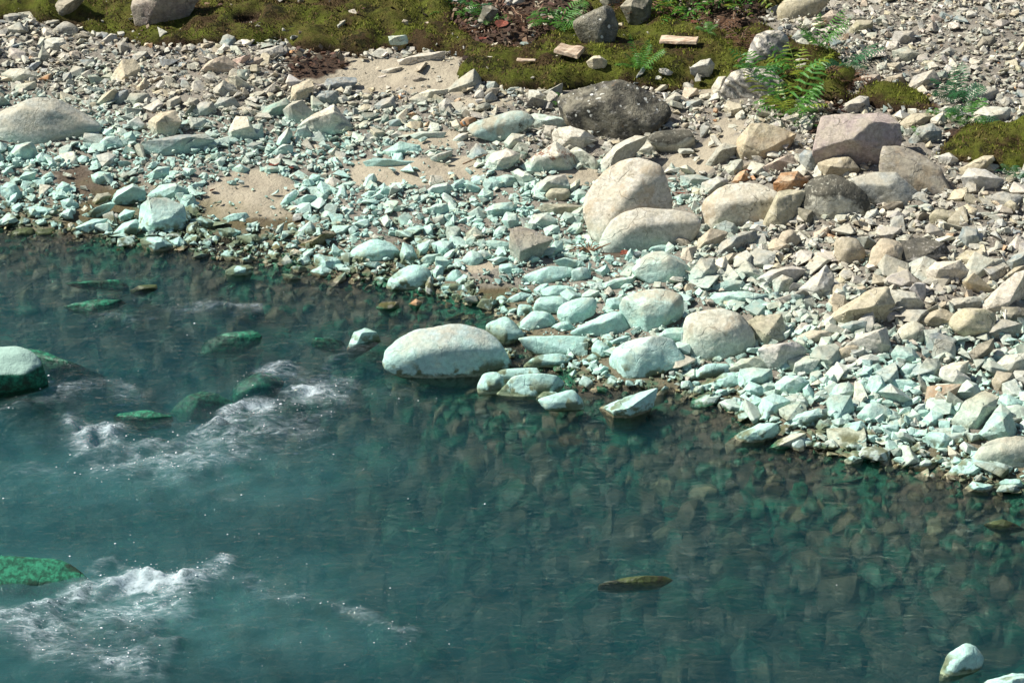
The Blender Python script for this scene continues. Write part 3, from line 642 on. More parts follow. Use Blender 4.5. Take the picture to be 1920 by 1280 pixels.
# ---------------------------------------------------------------- the ground: one sheet, fine in view, coarse beyond
def axis(lo, a, b, hi, fine, coarse):
    L = [a]; s = fine
    while L[-1] > lo: s = min(s*1.25, coarse); L.append(L[-1]-s)
    M = list(np.arange(a, b, fine)); H = [b]; s = fine
    while H[-1] < hi: s = min(s*1.25, coarse); H.append(H[-1]+s)
    return np.array(L[:0:-1]+M+H)
XS = axis(-70, -7.6, 7.6, 70, .033, 4); YS = axis(-20, 8.6, 22.5, 110, .03, 4)
X, Y = [q.ravel() for q in np.meshgrid(XS, YS)]
Z = ground_z(X, Y)
moss_m = zone(X, Y, Z, MOSS); mud_m = zone(X, Y, Z, MUD, 10, 8); sand_m = zone(X, Y, Z, SAND, 10, 9); dark_m = zone(X, Y, Z, DARK, 20, 4)
g = nmat('riverbank_ground'); ga = g.attr('tone')
fine = g.noise(90, 5, .75); mid = g.noise(14, 4)
c = g.mix(g.ramp(fine, .3, .7), (.12, .105, .085), (.27, .24, .20)); c = g.mix(g.ramp(mid, .42, .62), c, (.22, .20, .165))
sand = g.mix(g.ramp(g.noise(200, 3, .7), .3, .75), (.31, .265, .195), (.44, .39, .29)); sand = g.mix(g.math('MULTIPLY', g.ramp(g.noise(6, 4), .45, .65), .4), sand, (.24, .20, .15))
sep = g.node('ShaderNodeSeparateColor'); g.link(ga.outputs['Color'], sep.inputs[0])
c = g.mix(sep.outputs[0], c, sand)
mud = g.mix(g.ramp(fine, .3, .7), (.085, .062, .042), (.13, .10, .072)); c = g.mix(sep.outputs[1], c, mud)
litter = g.mix(g.ramp(g.noise(60, 5, .8), .35, .7), (.018, .012, .008), (.10, .055, .032)); c = g.mix(sep.outputs[2], c, litter)
z2 = g.math('ADD', g.z, g.math('MULTIPLY', g.math('SUBTRACT', g.noise(9, 4), .5), .08))
c = g.mix(g.math('MULTIPLY', g.ramp(z2, .07, .02), .6), c, (.10, .085, .03))
bed = g.mix(g.ramp(g.noise(7, 5, .65), .4, .62), (.045, .05, .032), (.16, .13, .085)); bed = g.mix(g.ramp(g.noise(2.2, 4, .6), .48, .62), bed, (.03, .18, .10))
c = g.mix(g.ramp(z2, .02, -.01), c, bed)
g.link(c, g.b.inputs['Base Color']); g.link(g.bump(fine, .6, .012, g.bump(g.noise(28, 4), .6, .03)), g.b.inputs['Normal'])
sh = 1.0*zone(X, Y, Z, MOSS, 14)                                     # bare earth under the moss
tone = np.stack([sand_m*1., mud_m*1., np.maximum(dark_m, sh)*1., np.ones(len(X))], 1)
ground = mesh_obj('ground', P3(X, Y, Z), gridfaces(len(XS), len(YS)), g.m, smooth=True, tone=tone)
tag(ground, kind='structure')

# ---------------------------------------------------------------- moss carpet: lumpy cushions with soft edges
mo = nmat('moss_cushion')
mc = mo.mix(mo.ramp(mo.noise(3.2, 5, .6), .38, .62), (.13, .155, .02), (.13, .105, .03))
mc = mo.mix(mo.ramp(mo.noise(12, 5, .7), .44, .66), mc, (.06, .065, .012)); mc = mo.mix(mo.ramp(mo.noise(40, 4, .8), .5, .72), mc, (.15, .17, .03))
mc = mo.mix(mo.ramp(mo.noise(1.6, 5, .75), .50, .58), mc, (.075, .048, .022)); mc = mo.mix(mo.ramp(mo.noise(5, 5, .8), .54, .62), mc, (.03, .03, .01)); mc = mo.mix(mo.ramp(mo.noise(130, 3, .8), .55, .75), mc, (.17, .14, .06))
sp = mo.attr('tone'); mc = mo.mix(sp.outputs['Color'], mc, mo.mix(mo.ramp(fine if False else mo.noise(50, 4), .4, .6), (.035, .02, .012), (.09, .055, .035)))
mo.link(mc, mo.b.inputs['Base Color']); mo.b.inputs['Specular IOR Level'].default_value = .1
mo.link(mo.bump(mo.noise(110, 4, .8), 1, .02, mo.bump(mo.noise(26, 4, .7), 1, .05)), mo.b.inputs['Normal'])
mx = np.arange(-7.4, 7.4, .026); my = np.arange(14.0, 22.5, .024)
A, B = [q.ravel() for q in np.meshgrid(mx, my)]; zg = ground_z(A, B)
mk = zone(A, B, zg, MOSS, 24) & (fbm(P3(A*2.3, B*2.3), 4, 71) < .85) & ~zone(A, B, zg, [DARK[0], DARK[1]], 20, 4)
W = mk.reshape(len(my), len(mx)).astype(float)
for _ in range(12):
    W[1:-1, 1:-1] = (W[1:-1, 1:-1]+W[:-2, 1:-1]+W[2:, 1:-1]+W[1:-1, :-2]+W[1:-1, 2:])/5
Wf = W.ravel()
lump = fbm(P3(A*2.2, B*2.2), 4, 31)*.5+.5
hgt = np.clip((Wf-.3)/.7, 0, 1)**.7*(.03+.10*lump)+fbm(P3(A*7, B*7), 3, 41)*.026*Wf+fbm(P3(A*30, B*30), 2, 43)*.006*Wf-.06*sstep(.42, .22, Wf)
keep = Wf > .2; F = gridfaces(len(mx), len(my)); F = F[keep[F].all(1)]
used = np.unique(F); remap = np.zeros(len(A), int); remap[used] = np.arange(len(used))
edge = sstep(.75, .35, Wf)*(fbm(P3(A*2, B*2), 2, 77) > -.1)
moss = mesh_obj('moss', P3(A, B, zg+hgt)[used], remap[F], mo.m, smooth=True, tone=np.stack([edge]*3+[edge*0+1], 1)[used])
MV, MH = P3(A, B, zg+hgt)[used], Wf[used]
tag(moss, kind='stuff')
def moss_top(x, y):
    i = np.argmin((MV[:, 0]-x)**2+(MV[:, 1]-y)**2); d = math.hypot(MV[i, 0]-x, MV[i, 1]-y)
    return MV[i, 2] if d < .05 else ground_z(x, y)[0]
# short shoots standing up out of the cushions
tm = nmat('moss_shoots'); ta = tm.attr('tone'); tm.link(ta.outputs['Color'], tm.b.inputs['Base Color'])
idx = RNG.choice(len(MV), 110000); idx = idx[fbm(MV[idx]*np.array([9, 9, 0]), 3, 95) > -.25]; base = MV[idx]+RNG.normal(0, .012, (len(idx), 3))*[1, 1, .2]
h = RNG.uniform(.008, .026, len(idx)); an = RNG.uniform(0, 6.28, len(idx)); wd = RNG.uniform(.003, .007, len(idx))
e = np.stack([np.cos(an), np.sin(an), 0*an], 1); lean = RNG.normal(0, .35, (len(idx), 3)); lean[:, 2] = 1
V = np.stack([base-e*wd[:, None], base+e*wd[:, None], base+lean*h[:, None]], 1).reshape(-1, 3)
V[:, 2] -= .002
gn = fbm(base*np.array([1.3, 1.3, 0]), 3, 91)[:, None]+RNG.normal(0, .25, (len(idx), 1))
cc = np.where(gn > 0, [[.15, .165, .018]], np.where(gn > -.35, [[.16, .14, .03]], [[.13, .085, .035]]))*RNG.uniform(.6, 1.5, (len(idx), 1))
tone = np.repeat(np.concatenate([cc, np.ones((len(cc), 1))], 1), 3, 0)
tag(mesh_obj('moss_tufts', V, np.arange(len(V)).reshape(-1, 3), tm.m, tone=tone), kind='stuff')

# ---------------------------------------------------------------- stones
ICO = {}
def ico(k):
    if k not in ICO:
        bm = bmesh.new(); bmesh.ops.create_icosphere(bm, subdivisions=k, radius=1)
        ICO[k] = (np.array([v.co[:] for v in bm.verts]), np.array([[v.index for v in f.verts] for f in bm.faces])); bm.free()
    return ICO[k]
def hull2(P):
    P = sorted(set(map(tuple, P)))
    def half(Q):
        r = []
        for p in Q:
            while len(r) > 1 and (r[-1][0]-r[-2][0])*(p[1]-r[-2][1])-(r[-1][1]-r[-2][1])*(p[0]-r[-2][0]) <= 0: r.pop()
            r.append(p)
        return r[:-1]
    return half(P)+half(P[::-1])
def wm_px(xs): return max(xs)-min(xs)
def shard(E, shape, rg, seed, c, wm, hm, sunk, up, cx, cy):
    """a broken stone: flat faces between the corners of its outline and a few corners in front and behind"""
    R = .5*min(wm, hm*1.6); pts = []
    E = [e*1.05 for e in E]
    for e in E:
        pts.append(e+CF*rg.uniform(-.35, .35)*R)
        if e@CU < -.15*hm: pts.append(e*.92+np.array([0, -.1*R, -.75*R])); pts.append(e*.85+np.array([0, .7*R, -.9*R]))
    n = len(E); nf = 3 if shape == 's' else rg.integers(2, 5)
    for s_, q in ((-1, nf), (1, 3)):
        for k in range(q):
            i = rg.integers(0, n); j = (i+rg.integers(1, n)) % n; a = rg.uniform(.25, .75)
            p = (E[i]*a+E[j]*(1-a))*rg.uniform(.35, .8)+s_*CF*R*rg.uniform(.55, 1.0)
            if s_ < 0 and shape == 's': p = p+CU*R*.15
            pts.append(p)
    bm = bmesh.new()
    for p in pts: bm.verts.new(p)
    bmesh.ops.convex_hull(bm, input=bm.verts)
    bmesh.ops.delete(bm, geom=[v for v in bm.verts if not v.link_faces], context='VERTS')
    bmesh.ops.dissolve_limit(bm, angle_limit=.22, verts=bm.verts, edges=bm.edges)
    bmesh.ops.bevel(bm, geom=bm.edges[:], offset=.035*R+.0015, segments=2, affect='EDGES', clamp_overlap=True, profile=.6)
    bmesh.ops.triangulate(bm, faces=bm.faces)
    st = max(.010, R*.09)
    for _ in range(6):
        lg = [e for e in bm.edges if e.calc_length() > st*1.6]
        if not lg or len(bm.faces) > 9000: break
        bmesh.ops.subdivide_edges(bm, edges=lg, cuts=1); bmesh.ops.triangulate(bm, faces=bm.faces)
    bmesh.ops.recalc_face_normals(bm, faces=bm.faces); bm.normal_update(); bm.verts.ensure_lookup_table(); bm.verts.index_update()
    V = np.array([v.co[:] for v in bm.verts]); Nn = np.array([v.normal[:] for v in bm.verts]); F = np.array([[v.index for v in f.verts] for f in bm.faces]); bm.free()
    off = seed*7.7
    dsp = (fbm(V/R*1.2+off, 3, 7)*.035-np.abs(fbm(V/R*2.8+off, 3, 9))*.03)*R+fbm(V/.02+off, 2, 5)*.0012
    st_ = fbm(np.stack([V@CR*.3, V@CF*.3, (V@np.array([.2, .3, .93]))*3.2], 1)/R*2+off, 2, 13); dsp = dsp-np.clip(st_-.25, 0, 1)*.05*R
    V = V+Nn*dsp[:, None]
    if up: c = at_z(cx, cy, -.0+.012-.86*V[:, 2].max())
    return V, F, c, wm, hm
def rock_from_outline(poly, shape, sub, seed, water, sunk=False, up=False):
    rg = np.random.default_rng(seed)
    H = hull2(poly); xs = [p[0] for p in H]; ys = [p[1] for p in H]
    cx, cy = (min(xs)+max(xs))/2, (min(ys)+max(ys))/2
    ymax = max(ys); xb = np.mean([p[0] for p in H if p[1] > ymax-.25*(ymax-min(ys))])
    onm = any(inpoly(np.array([xb]), np.array([ymax-2]), p_)[0] for p_ in MOSS)
    Pb = hit(xb, ymax, .10 if onm and not sunk else 0, not sunk); dep = (Pb-C0)@CF; hm = (ymax-min(ys))*dep/FPX
    k = dict(s=.16, a=.18, m=.20, r=.22)[shape]
    if sunk:
        Pc = hit(cx, cy, 0, False); dep = (Pc-C0)@CF
        if up: Pc = at_z(cx, cy, -.03); dep = (Pc-C0)@CF
    else: dep = dep+k*hm
    c = C0+ray(cx, cy)*dep
    gw = 1.05 if wm_px(xs) > 150 else 1.12
    E = [(ray(*p)*dep+C0-c)*gw for p in H]
    if shape in 'as': return shard(E, shape, rg, seed, c, wm_ := (max(xs)-min(xs))*dep/FPX, hm, sunk, up, cx, cy)
    n = len(E); N, D = [], []
    area = 0
    for i in range(n):
        a, b = E[i], E[(i+1) % n]; ed = b-a; L = np.linalg.norm(ed)
        if L < 1e-5: continue
        n0 = np.cross(ed/L, CF); 
        if n0@(a+b) < 0: n0 = -n0
        vert = abs(n0@CU)
        for s in (-1, 1):
            lo, hi = dict(s=(35, 60), a=(22, 48), m=(30, 48), r=(38, 52))[shape]
            t = math.radians(rg.uniform(lo, hi))
            if s == 1 and n0@CU > .3: t *= .8
            if n0@CU < -.35:
                if s == -1: t = math.radians(62)
                q = n0*math.cos(t)+s*CF*math.sin(t); N.append(q); D.append((q@a)*1.45); continue
            q = n0*math.cos(t)+s*CF*math.sin(t); N.append(q); D.append(q@a)
    N = np.array(N); D = np.maximum(np.array(D), 1e-3)
    wm = (max(xs)-min(xs))*dep/FPX; R = .5*min(wm, hm*1.5)
    p = dict(s=70, a=70, m=22, r=9)[shape]
    def rad(v, N, D, p):
        q = np.maximum(v@N.T/D, 0); m = q.max(1, keepdims=True); return 1/(m[:, 0]*((q/m)**p).sum(1)**(1/p))
    # extra facets on the side that shows and a general flattening of its top
    ex = dict(s=3, a=5, m=4, r=0)[shape]
    for _ in range(ex):
        if shape == 's' and _ == 0: v = np.array([rg.normal(0, .15), rg.normal(0, .15)-.12, 1.])
        else: v = -CF*1.0+CR*rg.normal(0, .6)+CU*rg.normal(.1, .55)
        v /= np.linalg.norm(v); r0 = rad(v[None], N, D, 60)[0]
        N = np.vstack([N, v]); D = np.append(D, r0*rg.uniform(.72, .93) if shape != 's' or _ else r0*.8)
    for _ in range(dict(s=12, a=14, m=12, r=5)[shape]):
        v = rg.normal(0, 1, 3); v /= np.linalg.norm(v); r0 = rad(v[None], N, D, 60)[0]
        N = np.vstack([N, v]); D = np.append(D, r0*(rg.uniform(.86, .97) if shape != 'r' else rg.uniform(.94, .99)))
    V, F = ico(sub)
    if shape in 'rm':                                                 # soft bulge so the faces are not flat
        r = rad(V, N, D, p)
    else: r = rad(V, N, D, p)
    r = np.minimum(r, 2.2*max(wm, hm)*.6)
    r = r*(len(D)**.0)
    Q = V*r[:, None]
    s0 = max(.04, R); off = seed*7.7
    nz = fbm(Q/s0*1.1+off, 4, seed % 97)
    amp = dict(s=.022, a=.024, m=.045, r=.062)[shape]
    nz2 = np.abs(fbm(Q/s0*2.6+off, 3, seed % 89+3))
    Q = Q*(1+(amp*nz-amp*.7*nz2)[:, None]*1.0)
    fc = fbm(Q/.03+off, 2, 5)*.0016; Q = Q*(1+(fc/np.maximum(np.linalg.norm(Q, axis=1), .01))[:, None])
    # match the outline's size again after smoothing
    px, py = project(Q+c)
    sx = gw*(max(xs)-min(xs))/(px.max()-px.min()); sy = min(1.15, max(.8, gw*(cy-min(ys))/max(1., cy-py.min())))
    u = (Q@CR)*sx; v = (Q@CU)*sy; f = Q@CF
    cx2 = (px.max()+px.min())/2; cy2 = cy
    Q = u[:, None]*CR+v[:, None]*CU+f[:, None]*CF
    if up:
        c = at_z(cx, cy, .012-(.45 if shape == 'r' and wm > .6 else .70 if shape == 'r' else .84)*Q[:, 2].max()); dep = (c-C0)@CF
    c = c+CR*((cx-cx2)*dep/FPX)+CU*((cy2-cy)*dep/FPX)
    return Q, F, c, wm, hm
CNAME = dict(g='grey', l='pale grey', w='whitish', b='buff', t='tan', p='pinkish', o='rust orange', u='blue grey', d='dark', k='dark grey', m='mauve grey', x='mauve', n='green', v='olive', c='turquoise', e='grey green')
SNAME = dict(s='flat', a='angular', m='blunt', r='rounded')
HERO = []   # (poly px, obj, label or None, colour, shape, cx, cy, w)
def parse(txt, sunk):
    tile = None; out = []
    for ln in txt.strip().splitlines():
        ln = ln.strip()
        if ln in TILES: tile = TILES[ln]; continue
        f = ln.split('|'); head = f[0].split(',')
        pts = [tuple(map(float, q.split(','))) for q in f[1].split()]
        x0, y0, s = tile; out.append((head[0], head[1:], [(x0+a/s, y0+b/s) for a, b in pts], f[2] if len(f) > 2 else None, sunk))
    return out
SPEC = parse(DATA, False)+parse(SUNK, True)
for i, (code, opt, poly, label, sunk) in enumerate(SPEC):
    xs = [p[0] for p in poly]; wpx = max(xs)-min(xs)
    up = 'up' in opt; opt = [o for o in opt if o != 'up']
    kind = 'plain'; film = 1.
    for o in opt:
        if o in MS: kind = o
        else: film = float(o)
    sub = 5 if wpx > 95 else 4 if wpx > 26 else 3
    Q, F, c, wm, hm = rock_from_outline(poly, code[0], sub, i+11, True, sunk, up)
    col = np.array(TONES[code[1]])*RNG.uniform(.86, 1.12)*RNG.uniform(.96, 1.04, 3)
    big = wpx > 75
    if sunk: film = 0.; kind = 'algae' if code[1] == 'n' else 'slime' if code[1] == 'v' else kind
    if sunk and up: col = col*.0+np.array([.03, .12, .06] if code[1] == 'n' else [.07, .075, .03] if code[1] == 'v' else [.03, .06, .04])
    nm = ('submerged_stone' if sunk else 'boulder' if big else 'stone')
    o = mesh_obj(nm, Q, F, MS[kind], smooth=True, tone=np.array([*col, film]))
    o.location = c
    HERO.append(dict(poly=hull2(poly), o=o, label=label, code=code, cx=sum(xs)/len(xs), cy=sum(p[1] for p in poly)/len(poly), w=wpx, sunk=sunk, c=c, up=up))
    if not sunk: o['group'] = 'boulders on the river bank' if big else 'larger stones on the river bank'
    else: o['group'] = 'stones under the water'
    o['category'] = 'boulder' if big and not sunk else 'stone'
# labels: a landmark and a direction for every stone without a label of its own
def shorten(h): return h['label']
LM = [(h['cx'], h['cy'], h) for h in HERO if h['label']]
SHORT = {}
LMN = [(112, 225, 'the half buried grey boulder'), (300, 12, 'the lilac grey slab'), (236, 135, 'the warm buff stone with the dark end'), (420, 128, 'the flat pink stone'), (308, 233, 'the blocky buff stone'),
       (600, 222, 'the pale pointed wedge'), (635, 156, 'the blue grey wedge'), (325, 275, 'the long blue grey slab'), (305, 405, 'the large upright turquoise stone'), (470, 365, 'the lower sand patch'), (150, 345, 'the brown mud'),
       (780, 138, 'the upper sand patch'), (872, 155, 'the grey wedge pointing up'), (1155, 203, 'the dark lichen boulder'), (935, 232, 'the long lumpy turquoise boulder'), (1110, 50, 'the dark grey rock in the moss'), (1073, 102, 'the driftwood plank'),
       (1073, 262, 'the flat topped pale block'), (1035, 300, 'the rust stained wedge'), (1180, 375, 'the biggest buff boulder'), (1230, 430, 'the long smooth pale boulder'), (1435, 80, 'the upright banded boulder'), (1405, 155, 'the large banded boulder'),
       (1490, 190, 'the fern clump'), (1430, 265, 'the tan boulder'), (1605, 245, 'the mauve boulder'), (1390, 385, 'the smooth cream boulder'), (1565, 372, 'the black topped boulder'), (1655, 350, 'the round grey boulder'), (1725, 310, 'the brownish mauve boulder'),
       (1800, 210, 'the right hand ferns'), (1110, 470, 'the root tangle'), (1240, 500, 'the smooth oval turquoise boulder'), (835, 660, 'the biggest turquoise boulder'), (1030, 650, 'the long rounded turquoise stone'), (768, 520, 'the dome shaped stone'),
       (700, 472, 'the slimy footed pale boulder'), (995, 455, 'the tall lilac grey stone'), (1215, 583, 'the pitted turquoise boulder'), (1210, 672, 'the slanting turquoise boulder'), (1178, 757, 'the pyramid shaped stone'), (1350, 628, 'the round cream boulder'),
       (1375, 557, 'the long narrow pale green stone'), (1580, 475, 'the brown striped stone'), (1725, 480, 'the rough speckled stone'), (1610, 575, 'the long tan wedge'), (1880, 550, 'the large white tilted slab'), (1835, 605, 'the large cream leaning stone'),
       (1625, 640, 'the white pointed slab'), (1575, 768, 'the bright faceted turquoise stone'), (1415, 812, 'the white oval slab'), (1830, 770, 'the half tan half turquoise stone'), (1870, 790, 'the triangular grey green stone'), (1900, 850, 'the pink and turquoise boulder'),
       (20, 690, 'the big dark sided boulder'), (490, 735, 'the round mossy green stone'), (50, 1090, 'the emerald boulder'), (400, 745, 'the dark green ridge'), (1200, 1095, 'the long weedy stone'), (1800, 1240, 'the white corner stone'), (1270, 1060, 'the thin pale green sliver'),
       (450, 500, 'the small white topped stone'), (185, 535, 'the narrow bright green stone'), (680, 640, 'the dark wedge in the riffle'), (1600, 150, 'the scree')]
DIRS = ['right of', 'above and right of', 'above', 'above and left of', 'left of', 'below and left of', 'below', 'below and right of']
usedl = {h['label'] for h in HERO if h['label']}
def autolabel(cx, cy, w, colour, shape, noun):
    size = 'tiny' if w < 17 else 'small' if w < 27 else 'mid-size' if w < 45 else 'large' if w < 75 else 'very large'
    near = sorted(LMN, key=lambda q: math.hypot(q[0]-cx, (q[1]-cy)*1.6))
    near = [q for q in near if math.hypot(q[0]-cx, q[1]-cy) > 14]
    for k in range(6):
        lx, ly, nm = near[k]; d = math.hypot(lx-cx, ly-cy); a = int(round(math.degrees(math.atan2(ly-cy, cx-lx))/45)) % 8
        for s in ('', 'just ' if d < 75 else 'well ' if d > 180 else 'a little '):
            t = f"{size} {colour} {shape} {noun} {s}{DIRS[a]} {nm}"
            if t not in usedl and len(t.replace('-', ' ').split()) <= 16: usedl.add(t); return t
    lx, ly, nm = near[0]; lx2, ly2, nm2 = near[1]
    t = f"{size} {colour} {shape} {noun} between {nm} and {nm2}"; usedl.add(t); return t
for h in HERO:
    h['o']['label'] = h['label'] or autolabel(h['cx'], h['cy'], h['w'], CNAME[h['code'][1]] if not (h['code'][1] in 'gl' and h['c'][2] < .2 and not h['sunk']) else 'turquoise', SNAME[h['code'][0]], 'sunken stone' if h['sunk'] else 'stone')
print('stones told apart:', len(HERO))

# ---------------------------------------------------------------- templates of broken stones
def hull_template(seed, kind, bev):
    r = random.Random(seed); bm = bmesh.new(); n = r.choice((8, 9, 10, 12)) if kind == 'a' else 26
    for _ in range(n):
        v = Vector((r.gauss(0, 1), r.gauss(0, 1), r.gauss(0, 1))); v.normalize()
        if kind == 'a': v = Vector([max(-1, min(1, q*1.55)) for q in v])*r.uniform(.8, 1)
        bm.verts.new(v)
    g_ = bmesh.ops.convex_hull(bm, input=bm.verts); 
    bmesh.ops.delete(bm, geom=[v for v in bm.verts if not v.link_faces], context='VERTS')
    bmesh.ops.dissolve_limit(bm, angle_limit=.16, verts=bm.verts, edges=bm.edges)
    if bev: bmesh.ops.bevel(bm, geom=bm.edges[:], offset=bev, segments=1, affect='EDGES', clamp_overlap=True)
    bmesh.ops.triangulate(bm, faces=bm.faces)
    bm.verts.ensure_lookup_table(); bm.verts.index_update()
    V = np.array([v.co[:] for v in bm.verts]); F = np.array([[v.index for v in f.verts] for f in bm.faces]); bm.free()
    V -= (V.max(0)+V.min(0))/2; V /= (V.max(0)-V.min(0))/2
    return V, F
TA = [hull_template(s, 'a', .045) for s in range(34)]; TR = [hull_template(s+90, 'r', .10) for s in range(12)]; TT = [hull_template(s+40, 'a', 0) for s in range(16)]
def rotm(yaw, tx_, ty_):
    cz, sz = np.cos(yaw), np.sin(yaw); cx_, sx_ = np.cos(tx_), np.sin(tx_); cy_, sy_ = np.cos(ty_), np.sin(ty_)
    o, z = np.ones_like(cz), np.zeros_like(cz)
    A1 = np.stack([cz, -sz, z, sz, cz, z, z, z, o], 1).reshape(-1, 3, 3); B1 = np.stack([o, z, z, z, cx_, -sx_, z, sx_, cx_], 1).reshape(-1, 3, 3)
    C1 = np.stack([cy_, z, sy_, z, o, z, -sy_, z, cy_], 1).reshape(-1, 3, 3); return C1@B1@A1
def heap(name, pos, size, tones, temps, mat, flat=.42, tilt=.35, smooth=False):
    n = len(pos); dims = size[:, None]*np.stack([np.ones(n), RNG.uniform(.55, .95, n), RNG.uniform(flat*.6, flat*1.6, n)], 1)
    R = rotm(RNG.uniform(0, 6.28, n), RNG.normal(0, tilt, n), RNG.normal(0, tilt, n)); tid = RNG.integers(0, len(temps), n)
    Vs, Fs, Ts, o = [], [], [], 0
    for t, (V, F) in enumerate(temps):
        k = np.where(tid == t)[0]
        if not len(k): continue
        P = np.einsum('nij,nvj->nvi', R[k], V[None]*dims[k][:, None, :])+pos[k][:, None]
        Vs.append(P.reshape(-1, 3)); Fs.append((F[None]+(np.arange(len(k))*len(V)+o)[:, None, None]).reshape(-1, 3)); Ts.append(np.repeat(tones[k], len(V), 0)); o += len(k)*len(V)
    return mesh_obj(name, np.concatenate(Vs), np.concatenate(Fs), mat, smooth=smooth, tone=np.concatenate(Ts))
PAL = np.array([TONES[k] for k in 'gglluuwwbtpmeko']); PW = np.array([4, 4, 4.5, 4.5, 2.2, 1.4, 2.6, 2.6, 2.2, 1.7, .6, .35, .9, .8, .35]); PW = PW/PW.sum()
def tones_for(n, film=None, dull=1.):
    T = PAL[RNG.choice(len(PAL), n, p=PW)]*RNG.uniform(.72, 1.25, (n, 1))*RNG.uniform(.95, 1.05, (n, 3))*dull
    f = np.where(RNG.random(n) < .2, RNG.uniform(0, .5, n), RNG.uniform(.7, 1, n)) if film is None else np.full(n, film)
    return np.concatenate([T, f[:, None]], 1)
def scatter(n, x0, x1, y0, y1):
    x = RNG.uniform(x0, x1, n); y = RNG.uniform(y0, y1, n); z = ground_z(x, y); return x, y, z
hpoly = [(h['poly'], h) for h in HERO if not (h['sunk'] and not h['up'])]
def over_hero(px, py, grow=1.0):
    r = np.zeros(len(px), bool)
    for poly, h in hpoly:
        P = np.array(poly); m = P.mean(0); P = m+(P-m)*grow
        r |= inpoly(px, py, [tuple(q) for q in P])
    return r
X0, X1 = -7.4, 7.4
def bank(n, lo, hi, pw, sandk, mossk, hero=None, lift=.35, zs=.015):
    x, y, z = scatter(n, X0, X1, 11.2, 22.2); d = y-yw(x)
    ok = (d > -.06) & (np.abs(x) < .2126*y+2.5)
    px, py = project(P3(x, y, z))
    fine_r = sstep(1250, 1650, px)*sstep(330, 120, py)                # the scree at the upper right is finer
    u = RNG.random(n)**pw; s = lo+(hi-lo)*u
    s = s*(1-.18*fine_r)
    big_r = sstep(1150, 1500, px)*sstep(350, 550, py); s = s*(1+.45*big_r)
    sm = zone(x, y, z, SAND, 12, 9) | zone(x, y, z, MUD, 12, 8); mm = zone(x, y, z, MOSS, 16) | zone(x, y, z, DARK, 20, 4)
    pr = np.where(mm, mossk, np.where(sm, sandk, 1.)); pr = pr
    ok &= RNG.random(n) < pr
    if hero: ok &= ~over_hero(px, py, hero)
    x, y, z, s, mm = x[ok], y[ok], z[ok], s[ok], mm[ok]
    z = z+s*lift*.45+RNG.uniform(0, zs, len(x))+mm*.05
    return P3(x, y, z), s
# mid sized stones: thinned so they do not sit inside each other, the largest of them kept as things of their own
P, s = bank(20500, .028, .082, 1.9, .04, .03, 1.02)
ordr = np.argsort(-s); P, s = P[ordr], s[ordr]
keepi = []; cell = {}
for i in range(len(P)):
    kx, ky = int(P[i, 0]/.2), int(P[i, 1]/.2); ok = True
    for a_ in (-1, 0, 1):
        for b_ in (-1, 0, 1):
            for j in cell.get((kx+a_, ky+b_), ()):
                if (P[i, 0]-P[j, 0])**2+((P[i, 1]-P[j, 1]))**2 < (.60*(s[i]+s[j]))**2: ok = False; break
            if not ok: break
        if not ok: break
    if ok: keepi.append(i); cell.setdefault((kx, ky), []).append(i)
P, s = P[keepi], s[keepi]; T = tones_for(len(P)); px, py = project(P); T[:, 3] *= 1-.45*sstep(1150, 1500, px)
nind = max(0, 300-sum(1 for h in HERO if not h['sunk']))
px, py = project(P); inview = (px > 15) & (px < 1905) & (py > 12) & (py < 1270); vis = np.where(inview)[0][:nind]
print('mid stones', len(P), 'more told apart', len(vis))
def cname(t):
    return CNAME[min(TONES, key=lambda k: sum((TONES[k][q]-t[q])**2 for q in range(3)) if k in 'glwbtpouk' else 9)]
for i in vis:
    V, F = TA[i % len(TA)]; d_ = s[i]*np.array([1, RNG.uniform(.6, .9), RNG.uniform(.3, .6)])
    R = rotm(np.array([RNG.uniform(0, 6.28)]), np.array([RNG.normal(0, .25)]), np.array([RNG.normal(0, .25)]))[0]
    o = mesh_obj('stone', (V*d_)@R.T, F, MS['plain'], tone=T[i]); o.location = P[i]
    col = 'turquoise' if P[i, 2] < .17 and T[i, 3] > .5 else cname(T[i])
    tag(o, autolabel(px[i], py[i], s[i]*2*290, col, 'angular', 'stone'), 'stone', 'larger stones on the river bank')
rest = np.setdiff1d(np.arange(len(P)), vis)
Pf, sf = bank(82000, .010, .034, 1.7, .07, .04, .97, .3, .03); Tf = tones_for(len(Pf))
Pa = np.concatenate([P[rest], Pf]); sa = np.concatenate([s[rest], sf]); Ta = np.concatenate([T[rest], Tf])
big_ = sa > .017
o1 = heap('loose_stones', Pa[big_], sa[big_], Ta[big_], TA+TR[:3], MS['plain'], .38, .34); tag(o1, kind='stuff')
o1 = heap('pebbles', Pa[~big_], sa[~big_], Ta[~big_], TT, MS['plain'], .5, .4); tag(o1, kind='stuff')
# grit between them
Pg, sg_ = bank(80000, .004, .0125, 1.6, .10, .03, None, .4, .012)
tag(heap('gravel', Pg, sg_, tones_for(len(Pg)), TT, MS['plain'], .55, .5), kind='stuff')
# stones of the river bed
x, y, z = scatter(32000, X0, X1, 8.8, 16.2); d = wdist(x, y); k = d < -.02; x, y, z, d = x[k], y[k], z[k], d[k]
s = .022+.13*RNG.random(len(x))**3.6; s *= 1+.5*sstep(12.5, 10, y); s = np.minimum(s, .022+np.abs(d)*.13)
T = tones_for(len(x), .9, .8); T[:, 3] = RNG.random(len(x)); T[:, :3] = T[:, :3]*.35+np.array([.13, .155, .115])*.6; T[:, :3] *= np.where(RNG.random((len(x), 1)) < .10, 1.8, 1); z = z-s*.12
tag(heap('riverbed_stones', P3(x, y, z+s*.12), s, T, TR+TA[:3], MS['plain'], .55, .22, smooth=False), kind='stuff')

